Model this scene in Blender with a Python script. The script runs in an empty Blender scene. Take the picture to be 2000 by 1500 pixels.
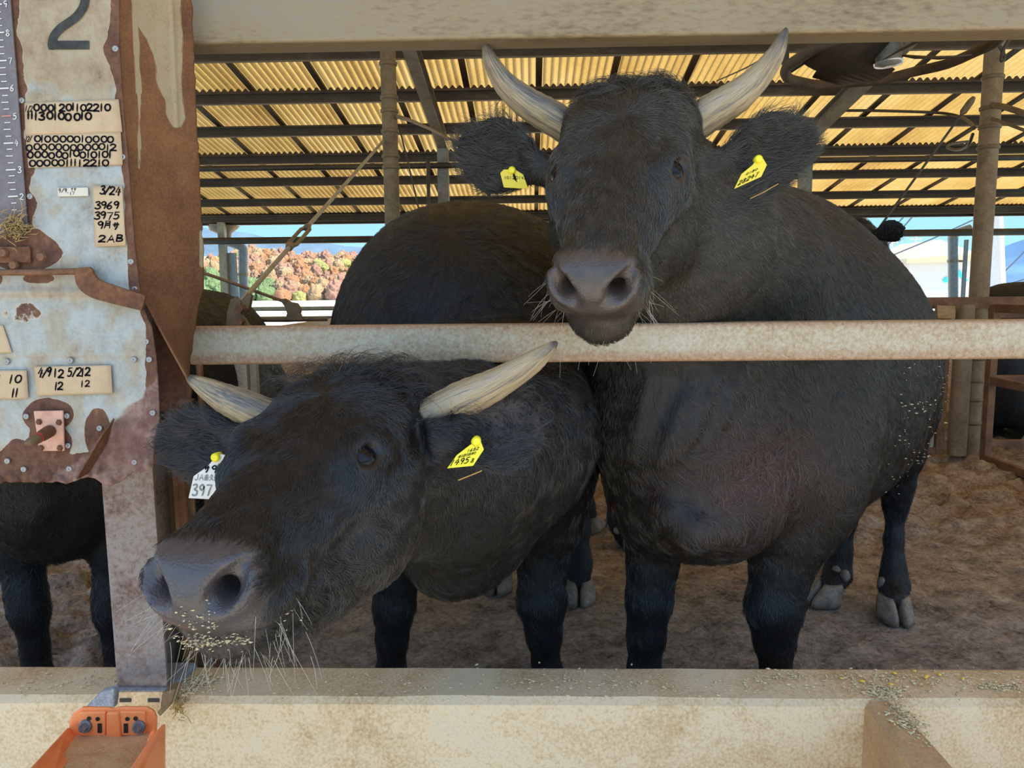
import bpy, math, random
import numpy as np
from mathutils import Vector, Matrix
SC = bpy.context.scene
COL = SC.collection
radians = math.radians

# ------------------------------------------------------------------ camera
CAM_H = 1.12
YAW, PITCH, ROLL = radians(1.5), radians(-7.03), radians(-0.56)
FPX = 1500.0
def rot_x(a):
    c, s = math.cos(a), math.sin(a); return np.array([[1, 0, 0], [0, c, -s], [0, s, c]])
def rot_z(a):
    c, s = math.cos(a), math.sin(a); return np.array([[c, -s, 0], [s, c, 0], [0, 0, 1]])
CAM_R = rot_z(YAW) @ rot_x(math.pi/2 + PITCH) @ rot_z(ROLL)
CAM_C = np.array([0.0, 0.0, CAM_H])
cam_data = bpy.data.cameras.new('camera')
cam_data.sensor_width = 36.0
cam_data.lens = 36.0*FPX/2000.0
cam_data.clip_start = 0.02
cam_data.clip_end = 2000
cam = bpy.data.objects.new('camera', cam_data)
COL.objects.link(cam)
M4 = Matrix.Identity(4)
for i in range(3):
    for j in range(3):
        M4[i][j] = float(CAM_R[i, j])
M4.translation = Vector((0, 0, CAM_H))
cam.matrix_world = M4
SC.camera = cam

# ------------------------------------------------------------------ world, sun, exposure
SC.view_settings.view_transform = 'Standard'
SC.view_settings.look = 'None'
SC.view_settings.gamma = 1.0
SC.view_settings.use_curve_mapping = False
SC.view_settings.exposure = 1.27
SC.cycles.use_denoising = True
SC.cycles.max_bounces = 8
SC.cycles.diffuse_bounces = 5
SC.cycles.glossy_bounces = 3
SC.cycles.transmission_bounces = 4
SC.cycles.sample_clamp_indirect = 6.0
world = bpy.data.worlds.new('sky'); SC.world = world
world.use_nodes = True
wn = world.node_tree; wn.nodes.clear()
w_out = wn.nodes.new('ShaderNodeOutputWorld')
w_bg = wn.nodes.new('ShaderNodeBackground')
w_tc = wn.nodes.new('ShaderNodeTexCoord')
w_sep = wn.nodes.new('ShaderNodeSeparateXYZ')
w_ramp = wn.nodes.new('ShaderNodeValToRGB')
wn.links.new(w_tc.outputs['Generated'], w_sep.inputs[0])
wn.links.new(w_sep.outputs['Z'], w_ramp.inputs[0])
wn.links.new(w_ramp.outputs[0], w_bg.inputs[0])
wn.links.new(w_bg.outputs[0], w_out.inputs[0])
cr = w_ramp.color_ramp
cr.elements[0].position = 0.0; cr.elements[0].color = (0.24, 0.42, 0.50, 1)
cr.elements[1].position = 1.0; cr.elements[1].color = (0.16, 0.36, 0.80, 1)
e = cr.elements.new(0.10); e.color = (0.17, 0.36, 0.47, 1)
e = cr.elements.new(0.22); e.color = (0.48, 0.72, 1.0, 1)
e = cr.elements.new(0.50); e.color = (0.40, 0.60, 0.95, 1)
w_bg.inputs[1].default_value = 1.0
sun_data = bpy.data.lights.new('sun', 'SUN')
sun_data.energy = 5.5
sun_data.angle = radians(0.6)
sun_data.color = (1.0, 0.93, 0.80)
sun = bpy.data.objects.new('sun', sun_data); COL.objects.link(sun)
SUN_DIR = Vector((0.70, -0.14, 0.80)).normalized()      # towards the sun
sun.rotation_euler = SUN_DIR.to_track_quat('Z', 'Y').to_euler()
sun.location = (8, -8, 12)

# ------------------------------------------------------------------ placing: photo point at a known distance
def ray(px, py):
    return CAM_R @ np.array([(px-1000)/FPX, -(py-750)/FPX, -1.0])
def P(px, py, d):
    r = ray(px, py); return CAM_C + r*(d/r[1])
def PZ(px, py, z):
    r = ray(px, py); return CAM_C + r*((z-CAM_H)/r[2])
def V(p): return Vector((float(p[0]), float(p[1]), float(p[2])))

# ------------------------------------------------------------------ noise
def vnoise(p, seed=0):
    """value noise, p (...,3) -> (...), range -1..1"""
    p = np.asarray(p, dtype=np.float64)
    i = np.floor(p).astype(np.int64); f = p-i; f = f*f*(3-2*f)
    def h(a, b, c):
        n = (a*374761393 + b*668265263 + c*2147483647 + seed*1274126177) & 0xFFFFFFFF
        n = ((n ^ (n >> 13))*1274126177) & 0xFFFFFFFF
        n = (n ^ (n >> 16)) & 0xFFFFFF
        return n/float(0x7FFFFF)-1
    x, y, z = i[..., 0], i[..., 1], i[..., 2]
    fx, fy, fz = f[..., 0], f[..., 1], f[..., 2]
    def L(a, b, t): return a+(b-a)*t
    return L(L(L(h(x, y, z), h(x+1, y, z), fx), L(h(x, y+1, z), h(x+1, y+1, z), fx), fy),
             L(L(h(x, y, z+1), h(x+1, y, z+1), fx), L(h(x, y+1, z+1), h(x+1, y+1, z+1), fx), fy), fz)
def fbm(p, octaves=4, seed=0):
    p = np.asarray(p, float); s = 0; a = 0.5
    for o in range(octaves):
        s = s+a*vnoise(p*2**o+o*17.3, seed+o); a *= 0.5
    return s
def smooth(e0, e1, x):
    t = np.clip((x-e0)/(e1-e0), 0, 1); return t*t*(3-2*t)

# ------------------------------------------------------------------ objects
def tag(o, label=None, cat=None, group=None, kind=None):
    if label: o['label'] = label
    if cat: o['category'] = cat
    if group: o['group'] = group
    if kind: o['kind'] = kind
    return o
def empty(name, loc):
    o = bpy.data.objects.new(name, None); COL.objects.link(o)
    o.empty_display_size = 0.1
    o.location = V(loc); return o
def link_mesh(name, me, mats, parent=None, origin=None, smooth_=False):
    """link a mesh whose vertices are in world space, moving its origin to its own base"""
    n = len(me.vertices)
    co = np.empty(n*3); me.vertices.foreach_get('co', co); co = co.reshape(-1, 3)
    if origin is None:
        lo, hi = co.min(0), co.max(0)
        origin = np.array([(lo[0]+hi[0])/2, (lo[1]+hi[1])/2, lo[2]])
    origin = np.asarray(origin, float)
    me.vertices.foreach_set('co', (co-origin).ravel())
    if smooth_:
        me.polygons.foreach_set('use_smooth', np.ones(len(me.polygons), bool))
    me.update()
    o = bpy.data.objects.new(name, me); COL.objects.link(o)
    for m in (mats if isinstance(mats, (list, tuple)) else [mats]):
        me.materials.append(m)
    if parent is not None:
        o.parent = parent
        base = Vector((0, 0, 0)); q = parent
        while q is not None:
            base += q.location; q = q.parent
        o.location = V(origin)-base
    else:
        o.location = V(origin)
    return o

class MB:
    """collects shapes into one mesh"""
    def __init__(s): s.v = []; s.f = []; s.sm = []
    def add(s, vs, fs, sm=False):
        b = len(s.v); s.v += [tuple(map(float, v)) for v in vs]
        s.f += [tuple(i+b for i in f) for f in fs]; s.sm += [sm]*len(fs)
    def hexa(s, c):        # 8 corners: bottom 4 ccw, top 4 ccw
        s.add(c, [(3, 2, 1, 0), (4, 5, 6, 7), (0, 1, 5, 4), (1, 2, 6, 5), (2, 3, 7, 6), (3, 0, 4, 7)])
    def box(s, lo, hi):
        x0, y0, z0 = lo; x1, y1, z1 = hi
        s.hexa([(x0, y0, z0), (x1, y0, z0), (x1, y1, z0), (x0, y1, z0), (x0, y0, z1), (x1, y0, z1), (x1, y1, z1), (x0, y1, z1)])
    def bar(s, a, b, w, h, up=(0, 0, 1)):
        a, b, up = V(a), V(b), Vector(up); d = (b-a).normalized()
        sx = d.cross(up)
        if sx.length < 1e-4: sx = d.cross(Vector((0, 1, 0)))
        sx.normalize(); uz = sx.cross(d).normalized()
        c = []
        for p in (a, b):
            c.append([p-sx*w/2-uz*h/2, p+sx*w/2-uz*h/2, p+sx*w/2+uz*h/2, p-sx*w/2+uz*h/2])
        s.add(c[0]+c[1], [(0, 1, 2, 3), (7, 6, 5, 4), (0, 4, 5, 1), (1, 5, 6, 2), (2, 6, 7, 3), (3, 7, 4, 0)])
    def channel(s, a, b, w, h, t, up=(0, 0, 1), sgn=1, lip=0.0):
        """C channel along a-b, web w x h, flanges turned to +side*sgn"""
        a, b, up = V(a), V(b), Vector(up); d = (b-a).normalized()
        sx = d.cross(up).normalized()*sgn; uz = Vector(up)
        pts = [(0, -h/2), (w, -h/2), (w, -h/2+t), (t, -h/2+t), (t, h/2-t), (w, h/2-t), (w, h/2), (0, h/2)]
        if lip: pts = [(0, -h/2), (w, -h/2), (w, -h/2+lip), (w-t, -h/2+lip), (w-t, -h/2+t), (t, -h/2+t), (t, h/2-t), (w-t, h/2-t), (w-t, h/2-lip), (w, h/2-lip), (w, h/2), (0, h/2)]
        n = len(pts)
        vs = [p+sx*q[0]+uz*q[1] for p in (a, b) for q in pts]
        fs = [(i, (i+1) % n, n+(i+1) % n, n+i) for i in range(n)]
        s.add(vs, fs+[tuple(range(n-1, -1, -1)), tuple(range(n, 2*n))])
    def tube(s, path, r, n=10, caps=True, sm=True, flat=1.0):
        path = [V(p) for p in path]; m = len(path)
        rr = r if isinstance(r, (list, tuple, np.ndarray)) else [r]*m
        t0 = (path[1]-path[0]).normalized()
        ref = Vector((0, 0, 1)) if abs(t0.z) < 0.9 else Vector((1, 0, 0))
        u = t0.cross(ref).normalized(); vs = []
        for i, p in enumerate(path):
            t = (path[min(i+1, m-1)]-path[max(i-1, 0)])
            t = t.normalized() if t.length > 1e-9 else t0
            u = (u-t*u.dot(t)).normalized(); w = t.cross(u)
            for k in range(n):
                a = 2*math.pi*k/n
                vs.append(p+(u*math.cos(a)+w*math.sin(a)*flat)*float(rr[i]))
        fs = [(i*n+k, i*n+(k+1) % n, (i+1)*n+(k+1) % n, (i+1)*n+k) for i in range(m-1) for k in range(n)]
        s.add(vs, fs, sm)
        if caps:
            s.add(vs[:n], [tuple(range(n-1, -1, -1))]); s.add(vs[-n:], [tuple(range(n))])
    def prism(s, pts, ext):
        """closed outline extruded by a vector"""
        n = len(pts); e = V(ext); p = [V(q) for q in pts]
        s.add(p+[q+e for q in p], [(i, (i+1) % n, n+(i+1) % n, n+i) for i in range(n)]+[tuple(range(n-1, -1, -1)), tuple(range(n, 2*n))])
    def ball(s, c, r, nu=16, nv=10, M=None):
        r = (r, r, r) if not hasattr(r, '__len__') else r
        vs = []; fs = []
        for j in range(nv+1):
            th = math.pi*j/nv
            for i in range(nu):
                ph = 2*math.pi*i/nu
                q = Vector((r[0]*math.sin(th)*math.cos(ph), r[1]*math.sin(th)*math.sin(ph), r[2]*math.cos(th)))
                if M is not None: q = M @ q
                vs.append(V(c)+q)
        for j in range(nv):
            for i in range(nu):
                a, b = j*nu+i, j*nu+(i+1) % nu
                fs.append((a, a+nu, b+nu, b))
        s.add(vs, fs, True)
    def disc(s, c, axis, r, h, n=16):
        a = V(c); ax = Vector(axis).normalized(); s.tube([a, a+ax*h], r, n, True, False)
    def build(s, name, mats, parent=None, origin=None, bevel=0.0, seg=2, solid=None):
        me = bpy.data.meshes.new(name)
        me.from_pydata(s.v, [], s.f); 
        me.polygons.foreach_set('use_smooth', np.array(s.sm, bool)); me.update()
        o = link_mesh(name, me, mats, parent, origin)
        if bevel:
            m = o.modifiers.new('bevel', 'BEVEL'); m.width = bevel; m.segments = seg; m.limit_method = 'ANGLE'; m.angle_limit = radians(40)
        return o

def mesh_np(name, v, f):
    me = bpy.data.meshes.new(name)
    nv, nf = len(v), len(f); k = f.shape[1]
    me.vertices.add(nv); me.vertices.foreach_set('co', np.asarray(v, np.float32).ravel())
    me.loops.add(nf*k); me.loops.foreach_set('vertex_index', np.asarray(f, np.int32).ravel())
    me.polygons.add(nf); me.polygons.foreach_set('loop_start', np.arange(nf, dtype=np.int32)*k)
    me.update(calc_edges=True); me.validate()
    return me
def vattr(me, name, vals, typ='FLOAT'):
    a = me.attributes.new(name, typ, 'POINT')
    if typ == 'FLOAT': a.data.foreach_set('value', np.asarray(vals, np.float32).ravel())
    else:
        vals = np.asarray(vals, np.float32)
        if vals.shape[1] == 3: vals = np.concatenate([vals, np.ones((len(vals), 1), np.float32)], 1)
        a.data.foreach_set('color', vals.ravel())

# ------------------------------------------------------------------ materials
class NT:
    def __init__(s, name):
        s.m = bpy.data.materials.new(name); s.m.use_nodes = True
        s.t = s.m.node_tree; s.t.nodes.clear()
        s.out = s.t.nodes.new('ShaderNodeOutputMaterial')
        s.b = s.t.nodes.new('ShaderNodeBsdfPrincipled')
        s.t.links.new(s.b.outputs[0], s.out.inputs[0])
        s.tc = s.t.nodes.new('ShaderNodeTexCoord')
    def n(s, typ, **kw):
        x = s.t.nodes.new(typ)
        for k, v in kw.items(): setattr(x, k, v)
        return x
    def l(s, a, b): s.t.links.new(a, b)
    def mapping(s, scale=(1, 1, 1), src='Object'):
        mp = s.n('ShaderNodeMapping'); mp.inputs['Scale'].default_value = scale
        s.l(s.tc.outputs[src], mp.inputs[0]); return mp.outputs[0]
    def noise(s, scale, detail=4, rough=0.55, stretch=(1, 1, 1), dist=0.0):
        x = s.n('ShaderNodeTexNoise'); x.inputs['Scale'].default_value = scale
        x.inputs['Detail'].default_value = detail; x.inputs['Roughness'].default_value = rough
        x.inputs['Distortion'].default_value = dist
        s.l(s.mapping(stretch), x.inputs['Vector']); return x.outputs['Fac']
    def ramp(s, fac, stops):
        x = s.n('ShaderNodeValToRGB'); r = x.color_ramp
        while len(r.elements) < len(stops): r.elements.new(0.5)
        for e, (p, c) in zip(r.elements, stops):
            e.position = p; e.color = (c[0], c[1], c[2], 1) if hasattr(c, '__len__') else (c, c, c, 1)
        s.l(fac, x.inputs[0]); return x.outputs[0]
    def mix(s, fac, a, b, mode='MIX'):
        x = s.n('ShaderNodeMix', data_type='RGBA', blend_type=mode)
        for sock, v in ((x.inputs[0], fac), (x.inputs[6], a), (x.inputs[7], b)):
            if isinstance(v, (int, float)): sock.default_value = v
            elif isinstance(v, (tuple, list)): sock.default_value = (v[0], v[1], v[2], 1)
            else: s.l(v, sock)
        return x.outputs[2]
    def math(s, op, a, b=0.0, clamp=False):
        x = s.n('ShaderNodeMath', operation=op, use_clamp=clamp)
        for sock, v in ((x.inputs[0], a), (x.inputs[1], b)):
            if isinstance(v, (int, float)): sock.default_value = v
            else: s.l(v, sock)
        return x.outputs[0]
    def attr(s, name, what='Fac'):
        x = s.n('ShaderNodeAttribute', attribute_name=name); return x.outputs[what]
    def bump(s, h, strength=0.3, dist=0.01):
        x = s.n('ShaderNodeBump'); x.inputs['Strength'].default_value = strength; x.inputs['Distance'].default_value = dist
        s.l(h, x.inputs['Height']); s.l(x.outputs[0], s.b.inputs['Normal']); return x
    def set(s, **kw):
        names = dict(color='Base Color', rough='Roughness', metal='Metallic', spec='Specular IOR Level', sheen='Sheen Weight', coat='Coat Weight', alpha='Alpha', ior='IOR', trans='Transmission Weight')
        for k, v in kw.items():
            sock = s.b.inputs[names[k]]
            if isinstance(v, (int, float)): sock.default_value = v
            elif isinstance(v, (tuple, list)): sock.default_value = (v[0], v[1], v[2], 1)
            else: s.l(v, sock)
        return s

def srgb(r, g, b):
    f = lambda c: (c/255/12.92) if c/255 <= 0.04045 else ((c/255+0.055)/1.055)**2.4
    return (f(r), f(g), f(b))
def simple(name, col, rough=0.6, metal=0.0, vary=0.15, scale=20, bump=0.0, spec=0.5, coat=0.0):
    t = NT(name); n = t.noise(scale, 5, 0.6)
    lo = tuple(c*(1-vary) for c in col); hi = tuple(min(1, c*(1+vary)) for c in col)
    t.set(color=t.ramp(n, [(0.3, lo), (0.7, hi)]), rough=rough, metal=metal, spec=spec, coat=coat)
    if bump: t.bump(n, bump)
    return t.m
def mottled(name, stops, scale=12, rough=0.7, metal=0.0, fine=90, fine_amt=0.35, stretch=(1, 1, 1), bump=0.3, dist=0.003, detail=6):
    """patchy weathered surface: big patches plus fine grain"""
    t = NT(name)
    a = t.noise(scale, detail, 0.62, stretch, 0.4); b = t.noise(fine, 3, 0.6, stretch)
    mixd = t.math('ADD', t.math('MULTIPLY', a, 1-fine_amt), t.math('MULTIPLY', b, fine_amt))
    t.set(color=t.ramp(mixd, stops), rough=rough, metal=metal)
    t.bump(mixd, bump, dist)
    return t.m
# ------------------------------------------------------------------ shared surfaces
M_GALV = mottled('weathered_galvanised_steel', [(.30, (.20, .13, .075)), (.42, (.36, .30, .21)), (.55, (.46, .42, .34)), (.72, (.34, .32, .28))], 9, 0.55, 0.25, 160, .45, (.35, 1, 1), .25)
M_GALV_DULL = mottled('dull_galvanised_steel', [(.35, (.22, .18, .12)), (.55, (.34, .30, .22)), (.7, (.26, .24, .20))], 14, 0.55, 0.3, 120, .35)
M_BEAM = mottled('dusty_steel_beam', [(.34, (.15, .095, .045)), (.5, (.28, .205, .11)), (.66, (.25, .215, .155))], 7, 0.6, 0.2, 150, .4, (.3, 1, 1), .3)
M_RUST = mottled('rusty_steel', [(.30, (.055, .022, .012)), (.48, (.14, .055, .022)), (.62, (.22, .095, .036)), (.75, (.11, .05, .03))], 12, 0.8, 0.1, 140, .4, bump=.5)
M_RUST_GATE = mottled('rusty_gate_paint', [(.32, (.08, .035, .018)), (.5, (.19, .085, .038)), (.66, (.27, .15, .08))], 9, 0.75, 0.1, 110, .35, bump=.4)
M_DARK = mottled('dark_purlin_steel', [(.35, (.030, .020, .013)), (.55, (.065, .045, .030)), (.7, (.12, .10, .085))], 5, 0.5, 0.3, 60, .3, (.3, 1, 1), .2)
M_GREY = mottled('grey_rafter_steel', [(.35, (.14, .12, .095)), (.6, (.27, .25, .21))], 6, 0.55, 0.3, 60, .3)
M_BATTEN = mottled('brown_batten', [(.35, (.025, .013, .007)), (.6, (.07, .035, .018)), (.75, (.13, .10, .08))], 4, 0.6, 0, 40, .3)
M_POST = mottled('purple_grey_column', [(.36, (.11, .055, .040)), (.46, (.20, .140, .115)), (.55, (.26, .225, .20)), (.66, (.165, .105, .082))], 7, 0.6, 0.15, 130, .4, bump=.35)
M_POLE = mottled('dusty_pole', [(.35, (.10, .06, .026)), (.55, (.19, .125, .06)), (.7, (.20, .155, .10))], 8, 0.6, 0.15, 70, .3)
M_KERB_TOP = mottled('dusty_concrete_top', [(.34, (.155, .165, .18)), (.5, (.27, .29, .325)), (.64, (.41, .425, .45))], 9, 0.9, 0, 190, .55, bump=.6, dist=.004)
M_KERB = mottled('cream_concrete', [(.36, (.36, .205, .085)), (.46, (.55, .385, .205)), (.56, (.69, .545, .345)), (.68, (.54, .46, .35))], 3.2, 0.9, 0, 170, .35, bump=.5, dist=.003)
M_KERB_TAN = mottled('tan_concrete', [(.28, (.36, .20, .085)), (.48, (.50, .31, .15)), (.66, (.60, .44, .26))], 7, 0.9, 0, 170, .4, bump=.6, dist=.004)
M_ORANGE = mottled('orange_plastic', [(.30, (.80, .18, .035)), (.5, (.92, .27, .08)), (.7, (.92, .34, .14))], 8, 0.45, 0, 120, .25, bump=.1)
M_FEED = mottled('brown_feed_meal', [(.3, (.36, .18, .08)), (.5, (.56, .33, .16)), (.7, (.68, .47, .26))], 10, 0.95, 0, 300, .5, bump=.5)
M_PAPER = mottled('tan_paper', [(.3, (.40, .27, .15)), (.5, (.50, .36, .21)), (.7, (.45, .32, .19))], 8, 0.7, 0, 60, .2, bump=.05)
M_PAPER_W = simple('pale_paper', (.62, .56, .45), .7)
M_INK = simple('black_marker', (.010, .009, .012), .95, spec=.05)
M_INK_GREY = simple('worn_black_paint', (.050, .052, .048), .9, vary=.4, scale=60, spec=.1)
M_YELLOW = simple('yellow_tag_plastic', (.86, .74, .02), .35, vary=.06)
M_TAGWHITE = simple('white_tag_plastic', (.66, .66, .60), .4, vary=.08)
M_STRAW = simple('straw', (.42, .28, .10), .7, vary=.35, scale=50)
M_WIRE = simple('dusty_cable', (.055, .038, .024), .6)
M_CHROME = simple('bright_metal', (.75, .75, .78), .15, 1.0, .05)
M_BOLT = simple('zinc_bolt', (.36, .35, .34), .5, .6, .3, 120)
M_BLACK = simple('black_rubber', (.012, .012, .013), .5)
M_PVC = simple('grey_blue_pvc', (.25, .31, .37), .4)
M_WHITE = simple('white_wall', (.46, .44, .38), .7, vary=.03)

def sheet_mat():
    t = NT('yellow_corrugated_sheet'); n = t.noise(1.6, 5, .6, (1, .25, 1)); n2 = t.noise(30, 3)
    c = t.ramp(t.math('ADD', t.math('MULTIPLY', n, .75), t.math('MULTIPLY', n2, .25)), [(.3, (.48, .28, .075)), (.5, (.68, .46, .15)), (.7, (.78, .59, .27))])
    t.set(color=c, rough=.5, spec=.3)
    tr = t.n('ShaderNodeBsdfTranslucent'); t.l(t.mix(1.0, c, (1, .97, .90), 'MULTIPLY'), tr.inputs[0])
    mx = t.n('ShaderNodeMixShader'); mx.inputs[0].default_value = .26
    t.l(t.b.outputs[0], mx.inputs[1]); t.l(tr.outputs[0], mx.inputs[2]); t.l(mx.outputs[0], t.out.inputs[0])
    return t.m
M_SHEET = sheet_mat()
def bedding_mat():
    t = NT('dung_and_sawdust_bedding'); a = t.noise(2.2, 6, .65); b = t.noise(55, 5, .7); c = t.noise(9, 5, .65)
    h = t.attr('clod')
    base = t.ramp(t.math('ADD', t.math('MULTIPLY', b, .5), t.math('MULTIPLY', c, .5)), [(.34, (.05, .040, .033)), (.44, (.22, .18, .150)), (.55, (.38, .32, .27)), (.68, (.56, .49, .42))])
    warm = t.ramp(t.math('ADD', t.math('MULTIPLY', b, .5), t.math('MULTIPLY', c, .5)), [(.34, (.06, .035, .018)), (.45, (.24, .145, .075)), (.56, (.42, .26, .13)), (.68, (.56, .40, .22))])
    t.set(color=t.mix(h, base, warm), rough=.95, spec=.2)
    t.bump(t.math('ADD', b, t.math('MULTIPLY', c, 1.5)), .8, .02); return t.m
M_BED = bedding_mat()

# ------------------------------------------------------------------ floor, ground, roof
def build_setting():
    # deep bedding inside the pens
    xs = np.arange(-4.6, 6.4, .028); ys = np.concatenate([np.arange(1.44, 3.6, .022), np.arange(3.6, 12.2, .05)])
    X, Y = np.meshgrid(xs, ys, indexing='ij'); p = np.stack([X, Y, np.zeros_like(X)], -1)
    rough = smooth(2.9, 4.2, Y)*.9+smooth(-.75, -1.1, X)*.8+.10
    z = fbm(p*1.1, 3, 2)*.05*rough+np.abs(fbm(p*5, 4, 7))*.13*rough+fbm(p*16, 3, 9)*.060*(rough+.15)+np.abs(fbm(p*38, 2, 12))*.022
    z -= .012; z = np.where(Y < 3.0, np.minimum(z, .02+.06*rough), z)
    v = np.stack([X, Y, z], -1).reshape(-1, 3); nx, ny = X.shape
    i = np.arange(nx*ny).reshape(nx, ny); f = np.stack([i[:-1, :-1], i[1:, :-1], i[1:, 1:], i[:-1, 1:]], -1).reshape(-1, 4)
    me = mesh_np('floor', v, f); w = (smooth(2.2, 3.8, Y)*.55+fbm(p*1.7, 3, 4)*.6).ravel()
    vattr(me, 'clod', np.clip(w, 0, 1)); o = link_mesh('floor', me, M_BED, None, (0, 0, 0), True)
    tag(o, 'trampled brown bedding of dung and sawdust covering the pens', 'floor', kind='structure')
    # feed passage on the near side, bare ground beyond the barn
    mb = MB(); mb.box((-14, -26, -.42), (16, 1.30, -.30)); tag(mb.build('ground', mottled('passage_concrete', [(.3, (.42, .36, .28)), (.6, (.60, .54, .44))], 3, .9)), 'pale concrete feed passage on the near side', 'ground', kind='structure')
    mb = MB(); mb.box((-60, 12.1, -.25), (90, 22, -.12)); tag(mb.build('ground', simple('ochre_dirt', (.50, .35, .15), .95, vary=.3, scale=2)), 'sunlit ochre dirt just beyond the barn', 'ground', kind='structure')
    mb = MB(); mb.box((-160, 22, -.4), (200, 420, -.2)); tag(mb.build('ground', simple('pale_yard', (.78, .75, .70), .9, vary=.08, scale=.5)), 'white sunlit yard beyond the barn', 'ground', kind='structure')
    # corrugated roof in overlapping courses, falling away from the camera
    rz = lambda y: 2.896-.157*(y-7.34)
    pitch = .066; xs = np.arange(-9.0, 11.5, pitch/6)
    courses = np.array([11.98]+[11.72-1.715*k for k in range(7)]+[-0.5])
    mbv = []; mbf = []; off = 0
    for k in range(len(courses)-1):
        y1, y0 = courses[k]+(.06 if k else 0), courses[k+1]
        yy = np.linspace(y0, y1, 5); X, Y = np.meshgrid(xs, yy, indexing='ij')
        Z = rz(Y)+.095+.015*np.sin(X*2*math.pi/pitch)+(y1-Y)/(y1-y0)*-.012+.004
        i = np.arange(X.size).reshape(X.shape)+off; off += X.size
        mbv.append(np.stack([X, Y, Z], -1).reshape(-1, 3)); mbf.append(np.stack([i[:-1, :-1], i[1:, :-1], i[1:, 1:], i[:-1, 1:]], -1).reshape(-1, 4))
    me = mesh_np('ceiling', np.concatenate(mbv), np.concatenate(mbf))
    o = link_mesh('ceiling', me, M_SHEET, None, None, True)
    tag(o, 'yellow corrugated roof sheets seen from below', 'roof', kind='structure')
    pur = [6.49-.86*k for k in range(8, 0, -1)]+[6.49, 7.34, 8.17, 9.04, 9.9, 10.83, 11.7]
    for y in pur:
        mb = MB(); z = rz(y); mb.channel((-9, y, z), (11.4, y, z), .05, .105, .006, (0, 0, 1), 1, .018)
        tag(mb.build('roof_purlin', M_DARK), 'dark steel channel purlin running under the yellow roof sheets', 'purlin', 'roof purlins', 'structure')
    for y in (7.34, 9.04):     # added wavy dark strips standing in for gap shade where two courses lap
        xs2 = np.arange(-9.0, 11.4, pitch/6); zt_ = rz(y)+.088+.015*np.sin(xs2*2*math.pi/pitch); mb = MB()
        vs = []
        for a, b in zip(xs2, zt_): vs += [(a, y-.045, rz(y)+.045), (a, y-.045, b-.018+.0), (a, y-.03, b-.016)]
        mb.add(vs, [(3*i+j, 3*i+j+1, 3*i+4+j, 3*i+3+j) for i in range(len(xs2)-1) for j in (0, 1)]); tag(mb.build('roof_gap_shade_strip', M_BATTEN), 'dark wavy strip added for the dark gap under a lap of the roof sheets', 'strip', 'roof gap shade strips', 'structure')
    for k in range(-9, 19):
        x = -1.90+.66*k
        if x < -8.8 or x > 11: continue
        mb = MB(); mb.bar((x, -.45, rz(-.45)+.068), (x, 11.9, rz(11.9)+.068), .055, .022)
        tag(mb.build('roof_batten', M_BATTEN), 'brown batten strip running down the slope under the roof sheets', 'batten', 'roof battens', 'structure')
    for x in (-4.65, -.91, 2.83, 6.57):
        mb = MB(); a, b = (x, -.45, rz(-.45)-.125), (x, 8.32, rz(8.32)-.125)
        for dz, w, h in ((0, .014, .14), (.066, .10, .012), (-.066, .10, .012)): mb.bar((a[0], a[1], a[2]+dz), (b[0], b[1], b[2]+dz), w, h)
        tag(mb.build('roof_rafter', M_GREY), 'grey steel rafter sloping down to a post under the purlins', 'rafter', 'roof rafters', 'structure')
        mb = MB(); mb.box((x-.055, 8.14, -.1), (x+.055, 8.26, rz(8.2)-.19)); tag(mb.build('pillar', M_GREY), 'square steel post carrying the lower end of a rafter', 'post', 'rafter posts', 'structure')
    mb = MB(); z = P(500, 425, 11.8)[2]; mb.channel((-9, 11.8, z-.03), (11.4, 11.8, z-.03), .07, .17, .01, (0, 0, 1), 1); tag(mb.build('eave_beam', M_DARK), 'dark eave beam along the far low edge of the roof', 'beam', kind='structure')
    mb = MB(); z = P(500, 470, 11.6)[2]; mb.tube([(-9, 11.6, z), (11.4, 11.6, z)], .052, 10); tag(mb.build('cross_pipe', M_DARK), 'dark horizontal pipe across the open far side against the sky', 'pipe', kind='structure')
    mb = MB(); z = P(1000, 322, 8.1)[2]; mb.tube([(-9, 8.08, z), (11.4, 8.08, z)], .030, 10); tag(mb.build('hanging_pipe', M_DARK), 'thin dark pipe hung across the barn below the purlins', 'pipe', kind='structure')
    for zz, m in ((P(560, 603, 11.6)[2], M_GALV_DULL), (P(560, 622, 11.6)[2], M_POLE), (P(560, 765, 11.6)[2], M_RUST_GATE)):
        mb = MB(); mb.tube([(-9, 11.6, zz), (11.4, 11.6, zz)], .035, 10); tag(mb.build('far_fence_rail', m), 'horizontal rail of the far side fence', 'rail', 'far fence rails', 'structure')
    for x in (-8.4, -4.66, -.92, 2.8, 6.6):
        mb = MB(); mb.box((x-.05, 11.62, -.2), (x+.05, 11.72, rz(11.7)-.05)); tag(mb.build('pillar', M_GALV_DULL), 'square eave post along the far open side of the barn', 'post', 'eave posts', 'structure')
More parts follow.
